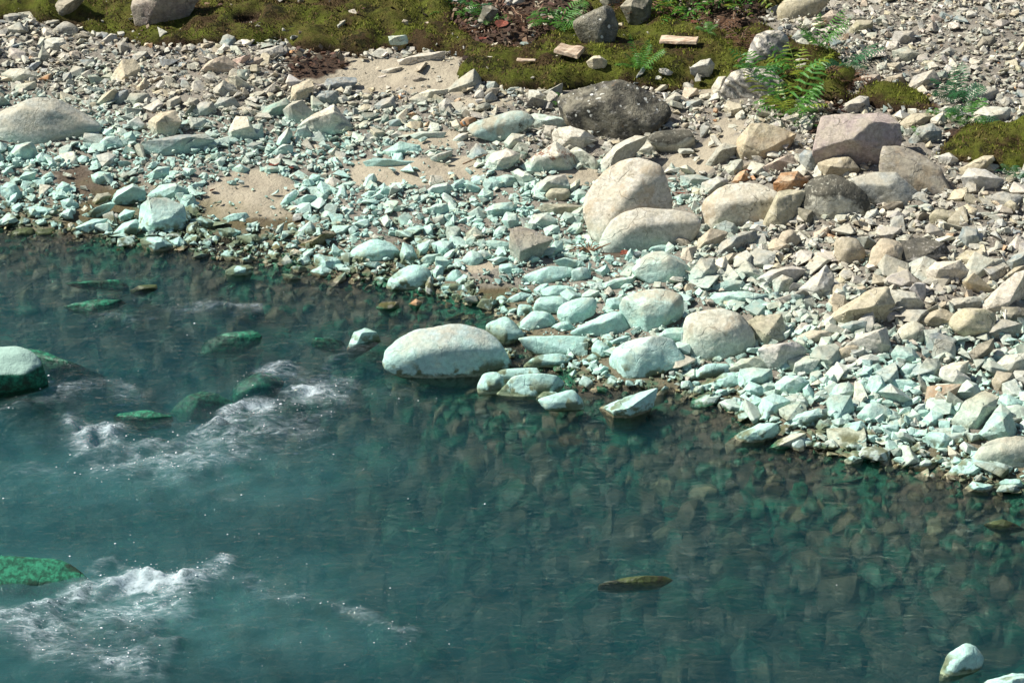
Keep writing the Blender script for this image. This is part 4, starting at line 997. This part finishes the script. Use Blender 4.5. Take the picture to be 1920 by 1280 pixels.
# ---------------------------------------------------------------- driftwood, twigs, roots, fallen leaves
wd_ = nmat('weathered_wood'); gr = wd_.noise(30, 4, .7, stretch=((.25, 2.2, 2.2), (0, 0, -.15)))
wd_.link(wd_.mix(wd_.ramp(gr, .35, .65), (.30, .20, .13), (.62, .50, .37)), wd_.b.inputs['Base Color']); wd_.link(wd_.bump(gr, .6, .006), wd_.b.inputs['Normal'])
tw = nmat('dry_twig'); wc = tw.noise(40, 3); tw.link(tw.mix(tw.ramp(wc, .4, .6), (.12, .07, .04), (.28, .18, .11)), tw.b.inputs['Base Color'])
rl_ = nmat('red_leaf'); rl_.link(rl_.mix(rl_.ramp(rl_.noise(50, 3), .4, .6), (.24, .065, .04), (.12, .04, .025)), rl_.b.inputs['Base Color'])
def plank(pts, up, thick, label, cat='driftwood'):
    pts = [hit(*p, up) for p in pts]; c = sum(pts)/len(pts); nrm = Vector((0, -.1, 1)).normalized()
    bm = bmesh.new(); loops = []
    P0 = [Vector(p-c) for p in pts]; zmean = 0
    n_ = 7; L = []
    # rings from one end to the other
    a0, a1, b0, b1 = P0[0], P0[1], P0[3], P0[2]
    for i in range(n_+1):
        t = i/n_; p, q = a0.lerp(a1, t), b0.lerp(b1, t); j = random.uniform(-.006, .006)
        ring = [p+Vector((0, j, 0)), p+Vector((0, .004, thick*random.uniform(.75, 1.1))), q+Vector((0, -.004, thick*random.uniform(.8, 1.15))), q+Vector((0, j, 0))]
        for v_ in ring: v_.z += 0.006
        L.append([bm.verts.new(v_) for v_ in ring])
    for i in range(n_):
        for k in range(4): bm.faces.new((L[i][k], L[i+1][k], L[i+1][(k+1) % 4], L[i][(k+1) % 4]))
    bm.faces.new(L[0][::-1]); bm.faces.new(L[-1]); bmesh.ops.recalc_face_normals(bm, faces=bm.faces)
    bmesh.ops.bevel(bm, geom=bm.edges[:], offset=.004, segments=1, affect='EDGES', clamp_overlap=True)
    me = bpy.data.meshes.new('driftwood_plank'); bm.to_mesh(me); bm.free(); me.materials.append(wd_.m)
    o = bpy.data.objects.new('driftwood_plank', me); S.collection.objects.link(o); o.location = c; tag(o, label, cat, 'driftwood on the moss'); return o
plank([(1038, 101), (1083, 113), (1096, 97), (1052, 89)], .13, .035, 'thick pale driftwood plank with a broken end lying on the moss')
plank([(1236, 84), (1306, 86), (1310, 77), (1240, 73)], .15, .03, 'thin tapered cream coloured driftwood board lying flat on the moss')
plank([(968, 117), (1004, 118), (1005, 114), (970, 112)], .11, .012, 'small sliver of driftwood half sunk in the moss')
def tube(pts, r0, r1, seg=6):
    V, F = [], []; pts = [np.array(p, float) for p in pts]; n = len(pts)
    for i, p in enumerate(pts):
        d = pts[min(i+1, n-1)]-pts[max(i-1, 0)]; d = d/(np.linalg.norm(d)+1e-9); a = np.cross(d, [0, 0, 1.]); a = a/(np.linalg.norm(a)+1e-9) if np.linalg.norm(a) > 1e-3 else np.array([1., 0, 0]); b = np.cross(a, d)
        r = r0+(r1-r0)*i/(n-1)
        for k in range(seg): t = 6.2832*k/seg; V.append(p+a*math.cos(t)*r+b*math.sin(t)*r)
    for i in range(n-1):
        for k in range(seg):
            q = (k+1) % seg; F.append([i*seg+k, i*seg+q, (i+1)*seg+q, (i+1)*seg+k])
    return np.array(V), np.array(F)
def merge(parts):
    V, F, o = [], [], 0
    for v, f in parts: V.append(v); F.append(f+o); o += len(v)
    return np.concatenate(V), np.concatenate(F)
def twig(pix, label, r=.006, up=.03, forks=2):
    P = [hit(px, py, 0)+np.array([0, 0, up+random.uniform(0, .012)]) for px, py in pix]; c = P[0].copy()
    Q = []
    for a, b in zip(P[:-1], P[1:]):
        for t in (0, .34, .67): Q.append(a+(b-a)*t+np.array([random.gauss(0, .004), random.gauss(0, .004), random.gauss(0, .003)])-c)
    Q.append(P[-1]-c); parts = [tube(Q, r, r*.4)]
    for _ in range(forks):
        i = random.randrange(2, len(Q)-1); d = (Q[i]-Q[i-1]); d = d/np.linalg.norm(d); s_ = random.choice((-1, 1))
        e1 = Q[i]+(d+np.array([0, s_*.7, .25]))*random.uniform(.04, .09); parts.append(tube([Q[i], (Q[i]+e1)/2+[0, 0, .004], e1], r*.5, r*.2))
    V, F = merge(parts); o = mesh_obj('twig', V, F, tw.m, smooth=True); o.location = c; tag(o, label, 'twig', 'dry twigs on the bank'); return o
twig([(868, 317), (895, 306), (918, 297)], 'thin straight brown twig lying among grey stones in mid bank', .006)
twig([(960, 35), (972, 48), (984, 62)], 'pale bent twig lying in the dark fern litter', .006, .1)
twig([(1258, 125), (1280, 118), (1300, 106)], 'thin dry twig on the moss below the driftwood board', .004, .07)
twig([(1378, 70), (1390, 100), (1402, 118)], 'dark bent twig leaning by the upright banded boulder', .005, .06)
twig([(1410, 100), (1425, 112), (1440, 116)], 'short brown twig across the foot of the upright banded boulder', .006, .08)
twig([(1400, 75), (1388, 96), (1380, 118)], 'upright reddish dry stalk left of the banded boulder', .004, .10)
twig([(560, 92), (590, 84), (610, 90)], 'small twig on the moss edge at the upper left sand', .004, .05)
# the tangle of roots and dead leaves under the long smooth pale boulder
c0 = hit(1105, 478); parts = []
for k in range(16):
    a = random.uniform(-.5, 3.6); L_ = random.uniform(.05, .16); e1 = np.array([math.cos(a)*L_, math.sin(a)*L_*.5, random.uniform(.0, .09)])
    parts.append(tube([np.array([0, 0, .02]), e1*.5+[0, 0, .05*random.random()], e1], .007*random.uniform(.5, 1.5), .0025))
V, F = merge(parts); o = mesh_obj('root_tangle', V, F, tw.m, smooth=True); o.location = c0; tag(o, 'tangle of brown dead roots at the left foot of the long smooth pale boulder', 'roots')
def leaf(px, py, size, label, up=.02):
    c = hit(px, py, 0)+np.array([0, 0, up]); V = []; F = []
    yaw = random.uniform(0, 6.28); n_ = 6
    for i in range(n_+1):
        t = i/n_; w_ = size*.42*math.sin(math.pi*min(1, t*.92+.06))**.8; bend = .3*size*(t-.5)**2
        for s_ in (-1, 0, 1): V.append(((t-.5)*size, s_*w_, bend+abs(s_)*w_*.35+.01))
    for i in range(n_):
        for k in range(2): a = i*3+k; F.append([a, a+1, a+4, a+3])
    V = np.array(V); R = rotm(np.array([yaw]), np.array([random.gauss(0, .4)]), np.array([random.gauss(0, .3)]))[0]
    V2 = V@R.T; nrm = R@np.array([0, 0, -.0022]); n1 = len(V2); F = np.array(F)
    V3 = np.concatenate([V2, V2+nrm]); F3 = np.concatenate([F, F[:, ::-1]+n1])
    rim = [i*3 for i in range(n_+1)]+[i*3+2 for i in range(n_, -1, -1)]
    F3 = np.concatenate([F3, np.array([[a, b, b+n1, a+n1] for a, b in zip(rim, rim[1:]+rim[:1])])])
    o = mesh_obj('dead_leaf', V3, F3, rl_.m); o.location = c; tag(o, label, 'leaf', 'red dead leaves')
leaf(940, 72, .13, 'large red dead leaf standing in the fern litter at the top', .1); leaf(905, 92, .08, 'pinkish red dead leaf on the moss below the fern litter', .07)
leaf(400, 364, .05, 'dark red dead leaf on the left rim of the lower sand patch'); leaf(515, 318, .08, 'dark red dead leaf above the lower sand patch', .03)
leaf(1275, 372, .09, 'dark red dead leaf right of the biggest buff boulder'); leaf(1170, 484, .06, 'orange dead leaf under the long smooth pale boulder', .03)
leaf(1405, 330, .07, 'red brown dead leaf near the orange brown stone', .03); leaf(1300, 62, .06, 'reddish dead leaf under the lush green ferns', .08)
leaf(545, 322, .05, 'small dark red leaf among turquoise stones by the lower sand patch', .02)

# ---------------------------------------------------------------- ferns: arching fronds from one crown
def leaf_mat(name, c1, c2):
    n = nmat(name); a = n.attr('tone'); n.link(n.mix(n.ramp(n.noise(30, 3), .35, .65), c1, c2), n.b.inputs['Base Color'])
    n.b.inputs['Roughness'].default_value = .45
    tr = n.node('ShaderNodeBsdfTranslucent'); tr.inputs[0].default_value = (*[q*1.6 for q in c2], 1); mx_ = n.node('ShaderNodeMixShader'); mx_.inputs[0].default_value = .3
    n.link(n.b.outputs[0], mx_.inputs[1]); n.link(tr.outputs[0], mx_.inputs[2]); n.link(mx_.outputs[0], n.t.nodes['Material Output'].inputs[0]); return n.m
FM = {'fresh': leaf_mat('fern_green', (.045, .15, .028), (.10, .26, .04)), 'deep': leaf_mat('deep_fern', (.02, .09, .035), (.045, .15, .06)), 'yellow': leaf_mat('yellow_fern', (.12, .22, .03), (.26, .30, .04)), 'dry': leaf_mat('dry_fern', (.10, .055, .035), (.20, .11, .06))}
def frond(L, rise, droop, pin, wide, stemr=.0022):
    n = pin; V, F = [], []; pts = []
    for i in range(n+1):
        t = i/n; pts.append(np.array([L*t*(1-.15*t), 0, L*(rise*t-droop*t*t)]))
    sv, sf = tube(pts, stemr, stemr*.3, 4); V += list(sv); F += [list(f) for f in sf]
    for i in range(2, n+1):
        t = i/n; w_ = wide*L*math.sin(math.pi*min(1, .12+t*.86))**.8; p = pts[i]; d = pts[i]-pts[i-1]; d = d/np.linalg.norm(d); hw = L/n*.24
        for s_ in (-1, 1):
            e = np.array([.45, s_*1., -.15+random.gauss(0, .1)])*w_*random.uniform(.85, 1.1); b = len(V)
            V += [p-d*hw*.6, p+d*hw*.6, p+e*.55+d*hw*.9+[0, 0, .12*w_], p+e, p+e*.5-d*hw*.7+[0, 0, .08*w_]]
            F += [[b, b+1, b+2, b+4], [b+4, b+2, b+3, b+3]]
    return V, F
def fern(px, py, size, nf, mat, label, kind='fern', up=0., pin=13, wide=.3, rise=.75, droop=.55, arc=(0, 6.28), cat='fern'):
    base = hit(px, py, 0); base = np.array([base[0], base[1], max(base[2], moss_top(base[0], base[1]))+up-.005])
    root = bpy.data.objects.new(kind, None); S.collection.objects.link(root); root.location = base; root.empty_display_size = .05
    tag(root, label, cat, 'ferns and green plants on the bank')
    for k in range(nf):
        a = arc[0]+(arc[1]-arc[0])*(k+random.uniform(.15, .85))/nf; L_ = size*random.uniform(.65, 1.1)
        V, F = frond(L_, rise*random.uniform(.7, 1.4), droop*random.uniform(.7, 1.3), pin, wide)
        F4 = [f for f in F]; bm = bmesh.new(); vs = [bm.verts.new(v) for v in V]
        for f in F4:
            u_ = []
            for q in f:
                if q not in u_: u_.append(q)
            try: bm.faces.new([vs[q] for q in u_])
            except ValueError: pass
        me = bpy.data.meshes.new('frond'); bm.to_mesh(me); bm.free()
        m_ = mat if not isinstance(mat, (list, tuple)) else random.choice(mat); me.materials.append(FM[m_])
        o = bpy.data.objects.new('frond', me); S.collection.objects.link(o); o.parent = root; o.rotation_euler = (random.gauss(0, .2), random.gauss(0, .1), a)
    return root
PI = math.pi
fern(1482, 218, .40, 16, ['fresh', 'yellow', 'fresh'], 'largest fern clump with long narrow leaflets right of the large banded boulder', pin=9, wide=.33, rise=1.25, droop=.75)
fern(1420, 165, .30, 9, ['deep', 'fresh'], 'dark green fern spreading over the large banded boulder', up=.12, pin=7, wide=.4)
fern(1495, 165, .28, 9, ['yellow', 'fresh'], 'yellowish upright fern sprig behind the largest fern clump', pin=7, wide=.4, rise=1.3)
fern(1535, 105, .28, 11, 'fresh', 'bright green bushy fern on the mossy patch below the scree', pin=12, wide=.25, rise=1.2)
fern(1590, 126, .30, 9, 'deep', 'deep green fern with arching fronds at the edge of the scree', pin=12, wide=.3)
fern(1545, 135, .18, 6, 'deep', 'low bluish green fern between the bushy fern and the arching fern', pin=12)
fern(1510, 235, .17, 6, 'fresh', 'small fern drooping over the left side of the mauve boulder')
fern(1445, 218, .13, 5, ['fresh', 'yellow'], 'small green sprig between the tan boulder and the banded boulder')
fern(1792, 192, .28, 12, 'deep', 'dark green fern growing out of the scree at the right', rise=1.1)
fern(1815, 226, .28, 12, ['deep', 'fresh'], 'spreading fern at the upper edge of the right hand moss patch')
fern(1765, 222, .15, 6, 'fresh', 'small fern above the brownish mauve boulder')
fern(1725, 262, .10, 5, 'fresh', 'tiny fern sprig growing on the brownish mauve boulder', up=.05)
fern(1905, 335, .16, 7, 'deep', 'dark fern tuft at the right edge below the moss patch')
fern(1200, 150, 0.23, 11, 'fresh', 'soft green fern above the right end of the dark lichen boulder', rise=1.2)
fern(1045, 45, 0.33, 13, 'fresh', 'feathery green fern left of the dark grey rock', pin=14)
fern(860, 32, 0.26, 11, 'fresh', 'leftmost fern in the dark litter at the top')
fern(912, 42, 0.26, 11, ['fresh', 'deep'], 'fern in the dark litter above the large red leaf')
fern(862, 5, 0.26, 11, 'deep', 'fern at the top edge above the leftmost fern')
fern(1325, 90, .15, 6, 'fresh', 'small bright fern at the right end of the driftwood board')
fern(1045, 195, .14, 6, 'fresh', 'small green sprig at the left end of the dark lichen boulder')
fern(1065, 222, .12, 5, ['fresh', 'yellow'], 'straggly sprig in front of the dark lichen boulder')
fern(1290, 50, 0.26, 12, ['yellow', 'fresh'], 'yellow green fern below the lush ferns at the top')
for i, (a, b, w_) in enumerate([(1240, 20, 'beside the dark rock at the top edge'), (1345, 12, 'in the middle of the lush green bank at the top'), (1380, 22, 'at the right of the lush green bank at the top'), (1425, 8, 'left of the brown boulder at the top edge'), (1310, 8, 'at the left of the lush green bank at the top'), (1270, 45, 'above the driftwood board in the dark litter')]):
    fern(a, b, .32, 18, ['fresh', 'fresh', 'yellow'], 'lush green leafy tuft '+w_, kind='leafy_tuft', pin=6, wide=.22, rise=1.3, droop=.9, cat='plant')
for i, (a, b, w_) in enumerate([(885, 62, 'around the leftmost ferns'), (905, 20, 'behind the large red leaf'), (1280, 25, 'under the lush green bank'), (1345, 75, 'at the foot of the lush green bank'), (1170, 30, 'behind the dark grey rock'), (985, 45, 'left of the feathery fern'), (1215, 45, 'right of the dark grey rock'), (1595, 165, 'below the arching fern'), (1395, 100, 'left of the upright banded boulder')]):
    fern(a, b, .27, 16, 'dry', 'clump of dry brown dead fronds '+w_, kind='dead_fern', pin=8, wide=.2, rise=.6, droop=.5, cat='dead plant')
# litter crumbs in the dark undergrowth and on the moss
x, y, z = scatter(34000, -6.4, 6.4, 16.5, 22); dk = zone(x, y, z, DARK, 20, 4) | ((RNG.random(len(x)) < .05) & zone(x, y, z, MOSS))
x, y, z = x[dk], y[dk], z[dk]; Pl = P3(x, y, z+RNG.uniform(.02, .1, len(x))); sl2 = RNG.uniform(.008, .03, len(x))
lt = nmat('litter'); la = lt.attr('tone'); lt.link(la.outputs['Color'], lt.b.inputs['Base Color'])
lc = np.array([[.09, .045, .028], [.16, .10, .06], [.04, .025, .018], [.24, .19, .13], [.11, .06, .045]])[RNG.integers(0, 5, len(x))]*RNG.uniform(.6, 1.3, (len(x), 1))
tag(heap('leaf_litter', Pl, sl2, np.concatenate([lc, np.ones((len(x), 1))], 1), TT[:6], lt.m, .15, .7), kind='stuff')

# ---------------------------------------------------------------- the river
FOAM = [ # polyline in the photograph, half width px, strength
 ([(0, 765), (60, 738), (130, 722), (210, 716), (270, 738)], 14, .55), ([(140, 800), (200, 812), (250, 832), (330, 828), (400, 800), (470, 765), (540, 742), (600, 738), (660, 748)], 15, 1.05),
 ([(150, 815), (250, 850), (350, 852), (430, 828), (520, 785), (600, 770)], 30, .72), ([(140, 850), (180, 870), (330, 860), (380, 880)], 18, .6), ([(480, 705), (530, 700), (600, 715), (660, 735)], 12, .7),
 ([(600, 720), (640, 660), (690, 650)], 12, .45), ([(240, 598), (300, 578), (400, 572), (470, 578)], 10, .45), ([(170, 596), (220, 592), (250, 600)], 7, .55), ([(690, 745), (760, 735), (780, 740)], 9, .3),
 ([(10, 1160), (60, 1155), (120, 1135), (190, 1100), (240, 1085), (320, 1086), (380, 1080), (420, 1062)], 17, 1.25), ([(30, 1165), (90, 1190), (150, 1160), (250, 1130), (330, 1110)], 30, .8),
 ([(60, 1180), (120, 1215), (200, 1225), (280, 1240)], 26, .7), ([(150, 1200), (260, 1190), (330, 1220), (320, 1250)], 18, .45), ([(180, 1070), (215, 1048), (250, 1060), (262, 1075)], 6, .6), ([(430, 1075), (480, 1095), (560, 1110), (600, 1125), (690, 1150), (770, 1180)], 14, .55),
 ([(560, 1080), (575, 1110), (600, 1128)], 7, .55), ([(20, 878), (90, 872), (150, 885)], 8, .3), ([(310, 885), (380, 870), (440, 905)], 9, .35), ([(350, 905), (410, 920), (450, 925)], 6, .4), ([(1255, 1065), (1310, 1075), (1320, 1085)], 6, .25)]
def foam_at(px, py):
    r = np.zeros(len(px))
    for pl, hw, st in FOAM:
        for (ax, ay), (bx, by) in zip(pl[:-1], pl[1:]):
            L2 = (bx-ax)**2+(by-ay)**2; t = np.clip(((px-ax)*(bx-ax)+(py-ay)*(by-ay))/L2, 0, 1)
            dy = (py-ay-t*(by-ay)); dd = np.hypot(px-ax-t*(bx-ax), np.where(dy > 0, dy*.55, dy*1.25)); r = np.maximum(r, st*np.exp(-(dd/hw)**2))
    return r
WX = axis(-60, -5.6, 5.6, 60, .022, 4); WY = axis(-15, 9.0, 16.6, 17.6, .02, .5)
X, Y = [q.ravel() for q in np.meshgrid(WX, WY)]
px, py = project(P3(X, Y, 0*X)); inb = (px > -400) & (px < 2300) & (py > 300) & (py < 1700)
fo = np.zeros(len(X)); wq = P3(X[inb]*3, Y[inb]*5); wq2 = P3(X[inb]*12, Y[inb]*18)
fo[inb] = foam_at(px[inb]+fbm(wq, 3, 501)*16+fbm(wq2, 2, 505)*7, py[inb]+fbm(wq, 3, 503)*11+fbm(wq2, 2, 507)*5)*(.75+.5*fbm(P3(X[inb]*4, Y[inb]*7), 3, 509))
fo = np.clip(fo, 0, 1.3)
rough = np.zeros(len(X)); 
for cx_, cy_, rx, ry, st in [(300, 830, 520, 170, 1.), (250, 1150, 560, 130, 1.), (300, 560, 350, 70, .5), (700, 1150, 350, 80, .4)]: rough = np.maximum(rough, st*np.exp(-((px-cx_)/rx)**2-((py-cy_)/ry)**2))
rough = np.where(inb, rough, 0); milk = np.where(inb, np.maximum(np.exp(-((px-250)/520)**2-((py-1130)/190)**2), .75*np.exp(-((px-330)/420)**2-((py-900)/90)**2))*(.8+.35*fbm(P3(X*1.5, Y*3), 3, 801)), 0); milk = np.clip(milk, 0, 1); nearshore = sstep(0, .9, yw(X)-Y)
ca, sa_ = math.cos(.12), math.sin(.12); U = X*ca+Y*sa_; Vv = -X*sa_+Y*ca
w1 = fbm(P3(U*1.3, Vv*3.6), 3, 201)*.008+fbm(P3(U*4, Vv*11), 3, 203)*.0035
w2 = fbm(P3(U*5, Vv*9), 4, 207); w3 = fbm(P3(X*16, Y*22), 3, 209)
zw = 1.5*w1*(.35+.65*nearshore)+rough*w2*.02+fo*(.020*w3+.034*w2+.03)
for cx_, cy_, rx, ry, hh in [(440, 735, 110, 20, .03), (60, 1085, 130, 26, .035), (250, 800, 100, 18, .02), (490, 725, 50, 20, .03)]: zw = zw+np.where(inb, hh*np.exp(-((px-cx_)/rx)**2-((py-cy_)/ry)**2), 0)
V = P3(X, Y, zw); F = gridfaces(len(WX), len(WY)); nx, ny = len(WX), len(WY)
rim = list(range(nx))+[r*nx+nx-1 for r in range(1, ny)]+[(ny-1)*nx+c_ for c_ in range(nx-2, -1, -1)]+[r*nx for r in range(ny-2, 0, -1)]
lowv = V[rim].copy(); lowv[:, 2] = -2.2; b0 = len(V); V = np.concatenate([V, lowv, [[0, 8, -2.2]]]); m_ = len(rim)
side = np.array([[rim[(i+1) % m_], rim[i], b0+i, b0+(i+1) % m_] for i in range(m_)])
fo2 = np.concatenate([fo, np.zeros(m_+1)]); rg2 = np.concatenate([rough, np.zeros(m_+1)]); mk2 = np.concatenate([milk, np.zeros(m_+1)])
wt = nmat('river_water'); t = wt.t; out = t.nodes['Material Output']; t.nodes.remove(wt.b)
wa = wt.attr('tone'); ws = wt.node('ShaderNodeSeparateColor'); wt.link(wa.outputs['Color'], ws.inputs[0]); FO, RO = ws.outputs[0], ws.outputs[1]
st1 = ((1, 2.6, 1), (0, 0, .12))
h1 = wt.noise(9, 4, .6, stretch=st1, dist=.3); h2 = wt.noise(30, 4, .65, stretch=st1, dist=.5); h3 = wt.noise(80, 3, .6)
nr = wt.bump(h1, .5, .05); nr = wt.bump(h2, .22, .012, nr); nrr = wt.bump(h1, .22, .012)
bq = wt.node('ShaderNodeBump'); wt.link(h3, bq.inputs['Height']); wt.link(nr, bq.inputs['Normal']); bq.inputs['Distance'].default_value = .012
wt.link(wt.math('ADD', .12, wt.math('ADD', wt.math('MULTIPLY', RO, .35), wt.math('MULTIPLY', FO, .5))), bq.inputs['Strength']); nr = bq.outputs[0]
tr = wt.node('ShaderNodeBsdfTransparent'); rf = wt.node('ShaderNodeBsdfRefraction'); rf.inputs['IOR'].default_value = 1.045; rf.inputs['Roughness'].default_value = .0; wt.link(nrr, rf.inputs['Normal'])
gl = wt.node('ShaderNodeBsdfGlossy'); gl.inputs['Roughness'].default_value = .06; wt.link(nr, gl.inputs['Normal'])
m1 = wt.node('ShaderNodeMixShader'); m1.inputs[0].default_value = REFR; wt.link(tr.outputs[0], m1.inputs[1]); wt.link(rf.outputs[0], m1.inputs[2])
fr = wt.node('ShaderNodeFresnel'); fr.inputs[0].default_value = 1.33; wt.link(nr, fr.inputs['Normal'])
m2 = wt.node('ShaderNodeMixShader'); wt.link(wt.math('MULTIPLY', fr.outputs[0], 1.0, True), m2.inputs[0]); wt.link(m1.outputs[0], m2.inputs[1]); wt.link(gl.outputs[0], m2.inputs[2])
# foam: froth of white bubbles, ragged along the flow
f1 = wt.noise(16, 6, .75, stretch=((.8, 2.6, 1), (0, 0, -.35)), dist=.8); f2 = wt.noise(70, 4, .7)
fm = wt.math('ADD', wt.math('MULTIPLY', wt.math('ADD', FO, wt.math('MULTIPLY', RO, .10)), .62), wt.math('MULTIPLY', wt.math('SUBTRACT', wt.math('ADD', wt.math('MULTIPLY', f1, .75), wt.math('MULTIPLY', f2, .25)), .5), 2.3))
fmask = wt.math('MULTIPLY', wt.ramp(fm, .22, 1.15), .85); haze_ = wt.math('MULTIPLY', wt.math('MULTIPLY', wt.ramp(FO, .05, 1.1), wt.ramp(f1, .35, .65)), .42)
fmask = wt.math('MULTIPLY', wt.math('MAXIMUM', fmask, haze_), .9)
df = wt.node('ShaderNodeBsdfDiffuse'); df.inputs[0].default_value = (.62, .72, .76, 1)
dk_ = wt.node('ShaderNodeBsdfDiffuse'); dk_.inputs[0].default_value = (.13, .36, .36, 1); m0 = wt.node('ShaderNodeMixShader'); wt.link(wt.math('MULTIPLY', ws.outputs[2], .18), m0.inputs[0]); wt.link(m2.outputs[0], m0.inputs[1]); wt.link(dk_.outputs[0], m0.inputs[2])
m3 = wt.node('ShaderNodeMixShader'); wt.link(fmask, m3.inputs[0]); wt.link(m0.outputs[0], m3.inputs[1]); wt.link(df.outputs[0], m3.inputs[2]); wt.link(m3.outputs[0], out.inputs[0])
vol = wt.node('ShaderNodeVolumePrincipled'); vol.inputs['Color'].default_value = (*VCOL, 1); vol.inputs['Absorption Color'].default_value = (*VABS, 1); vol.inputs['Density'].default_value = VDEN; vol.inputs['Anisotropy'].default_value = .3
wt.link(vol.outputs[0], out.inputs[1])
me = bpy.data.meshes.new('water'); bm = None
allF = np.concatenate([F, side]); wo = mesh_obj('water', V[:-1], allF, wt.m, smooth=True, tone=np.stack([fo2[:-1], rg2[:-1], mk2[:-1], fo2[:-1]*0+1], 1))
bm = bmesh.new(); bm.from_mesh(wo.data); bm.verts.ensure_lookup_table(); bm.faces.new([bm.verts[b0+i] for i in range(m_-1, -1, -1)]); bmesh.ops.recalc_face_normals(bm, faces=bm.faces); bm.to_mesh(wo.data); bm.free()
tag(wo, kind='structure')
# white beads on the broken water: splash drops, and sun sparkles put in as beads
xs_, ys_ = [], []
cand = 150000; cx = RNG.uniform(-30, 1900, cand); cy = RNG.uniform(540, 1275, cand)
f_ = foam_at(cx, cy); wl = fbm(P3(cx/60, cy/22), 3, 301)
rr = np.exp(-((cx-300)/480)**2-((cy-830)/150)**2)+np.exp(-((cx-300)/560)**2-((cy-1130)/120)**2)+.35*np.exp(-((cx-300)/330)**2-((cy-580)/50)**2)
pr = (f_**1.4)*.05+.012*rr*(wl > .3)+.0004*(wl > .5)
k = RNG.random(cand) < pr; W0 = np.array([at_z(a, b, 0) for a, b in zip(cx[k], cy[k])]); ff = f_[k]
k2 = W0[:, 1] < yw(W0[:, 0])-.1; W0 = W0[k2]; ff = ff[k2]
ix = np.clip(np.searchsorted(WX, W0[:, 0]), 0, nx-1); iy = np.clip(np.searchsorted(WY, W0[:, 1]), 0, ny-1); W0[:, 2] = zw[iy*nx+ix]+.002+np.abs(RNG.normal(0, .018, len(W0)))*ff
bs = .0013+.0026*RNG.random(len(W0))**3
dm = nmat('spray_sparkle'); dm.b.inputs['Base Color'].default_value = (.9, .94, .96, 1); dm.b.inputs['Roughness'].default_value = .15
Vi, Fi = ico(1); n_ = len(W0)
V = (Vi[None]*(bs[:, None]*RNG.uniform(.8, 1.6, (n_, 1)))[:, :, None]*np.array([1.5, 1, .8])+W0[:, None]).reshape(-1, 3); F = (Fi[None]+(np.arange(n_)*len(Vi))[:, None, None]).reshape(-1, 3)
tag(mesh_obj('spray_and_sparkles', V, F, dm.m, smooth=True), kind='stuff')
print('drops', n_)
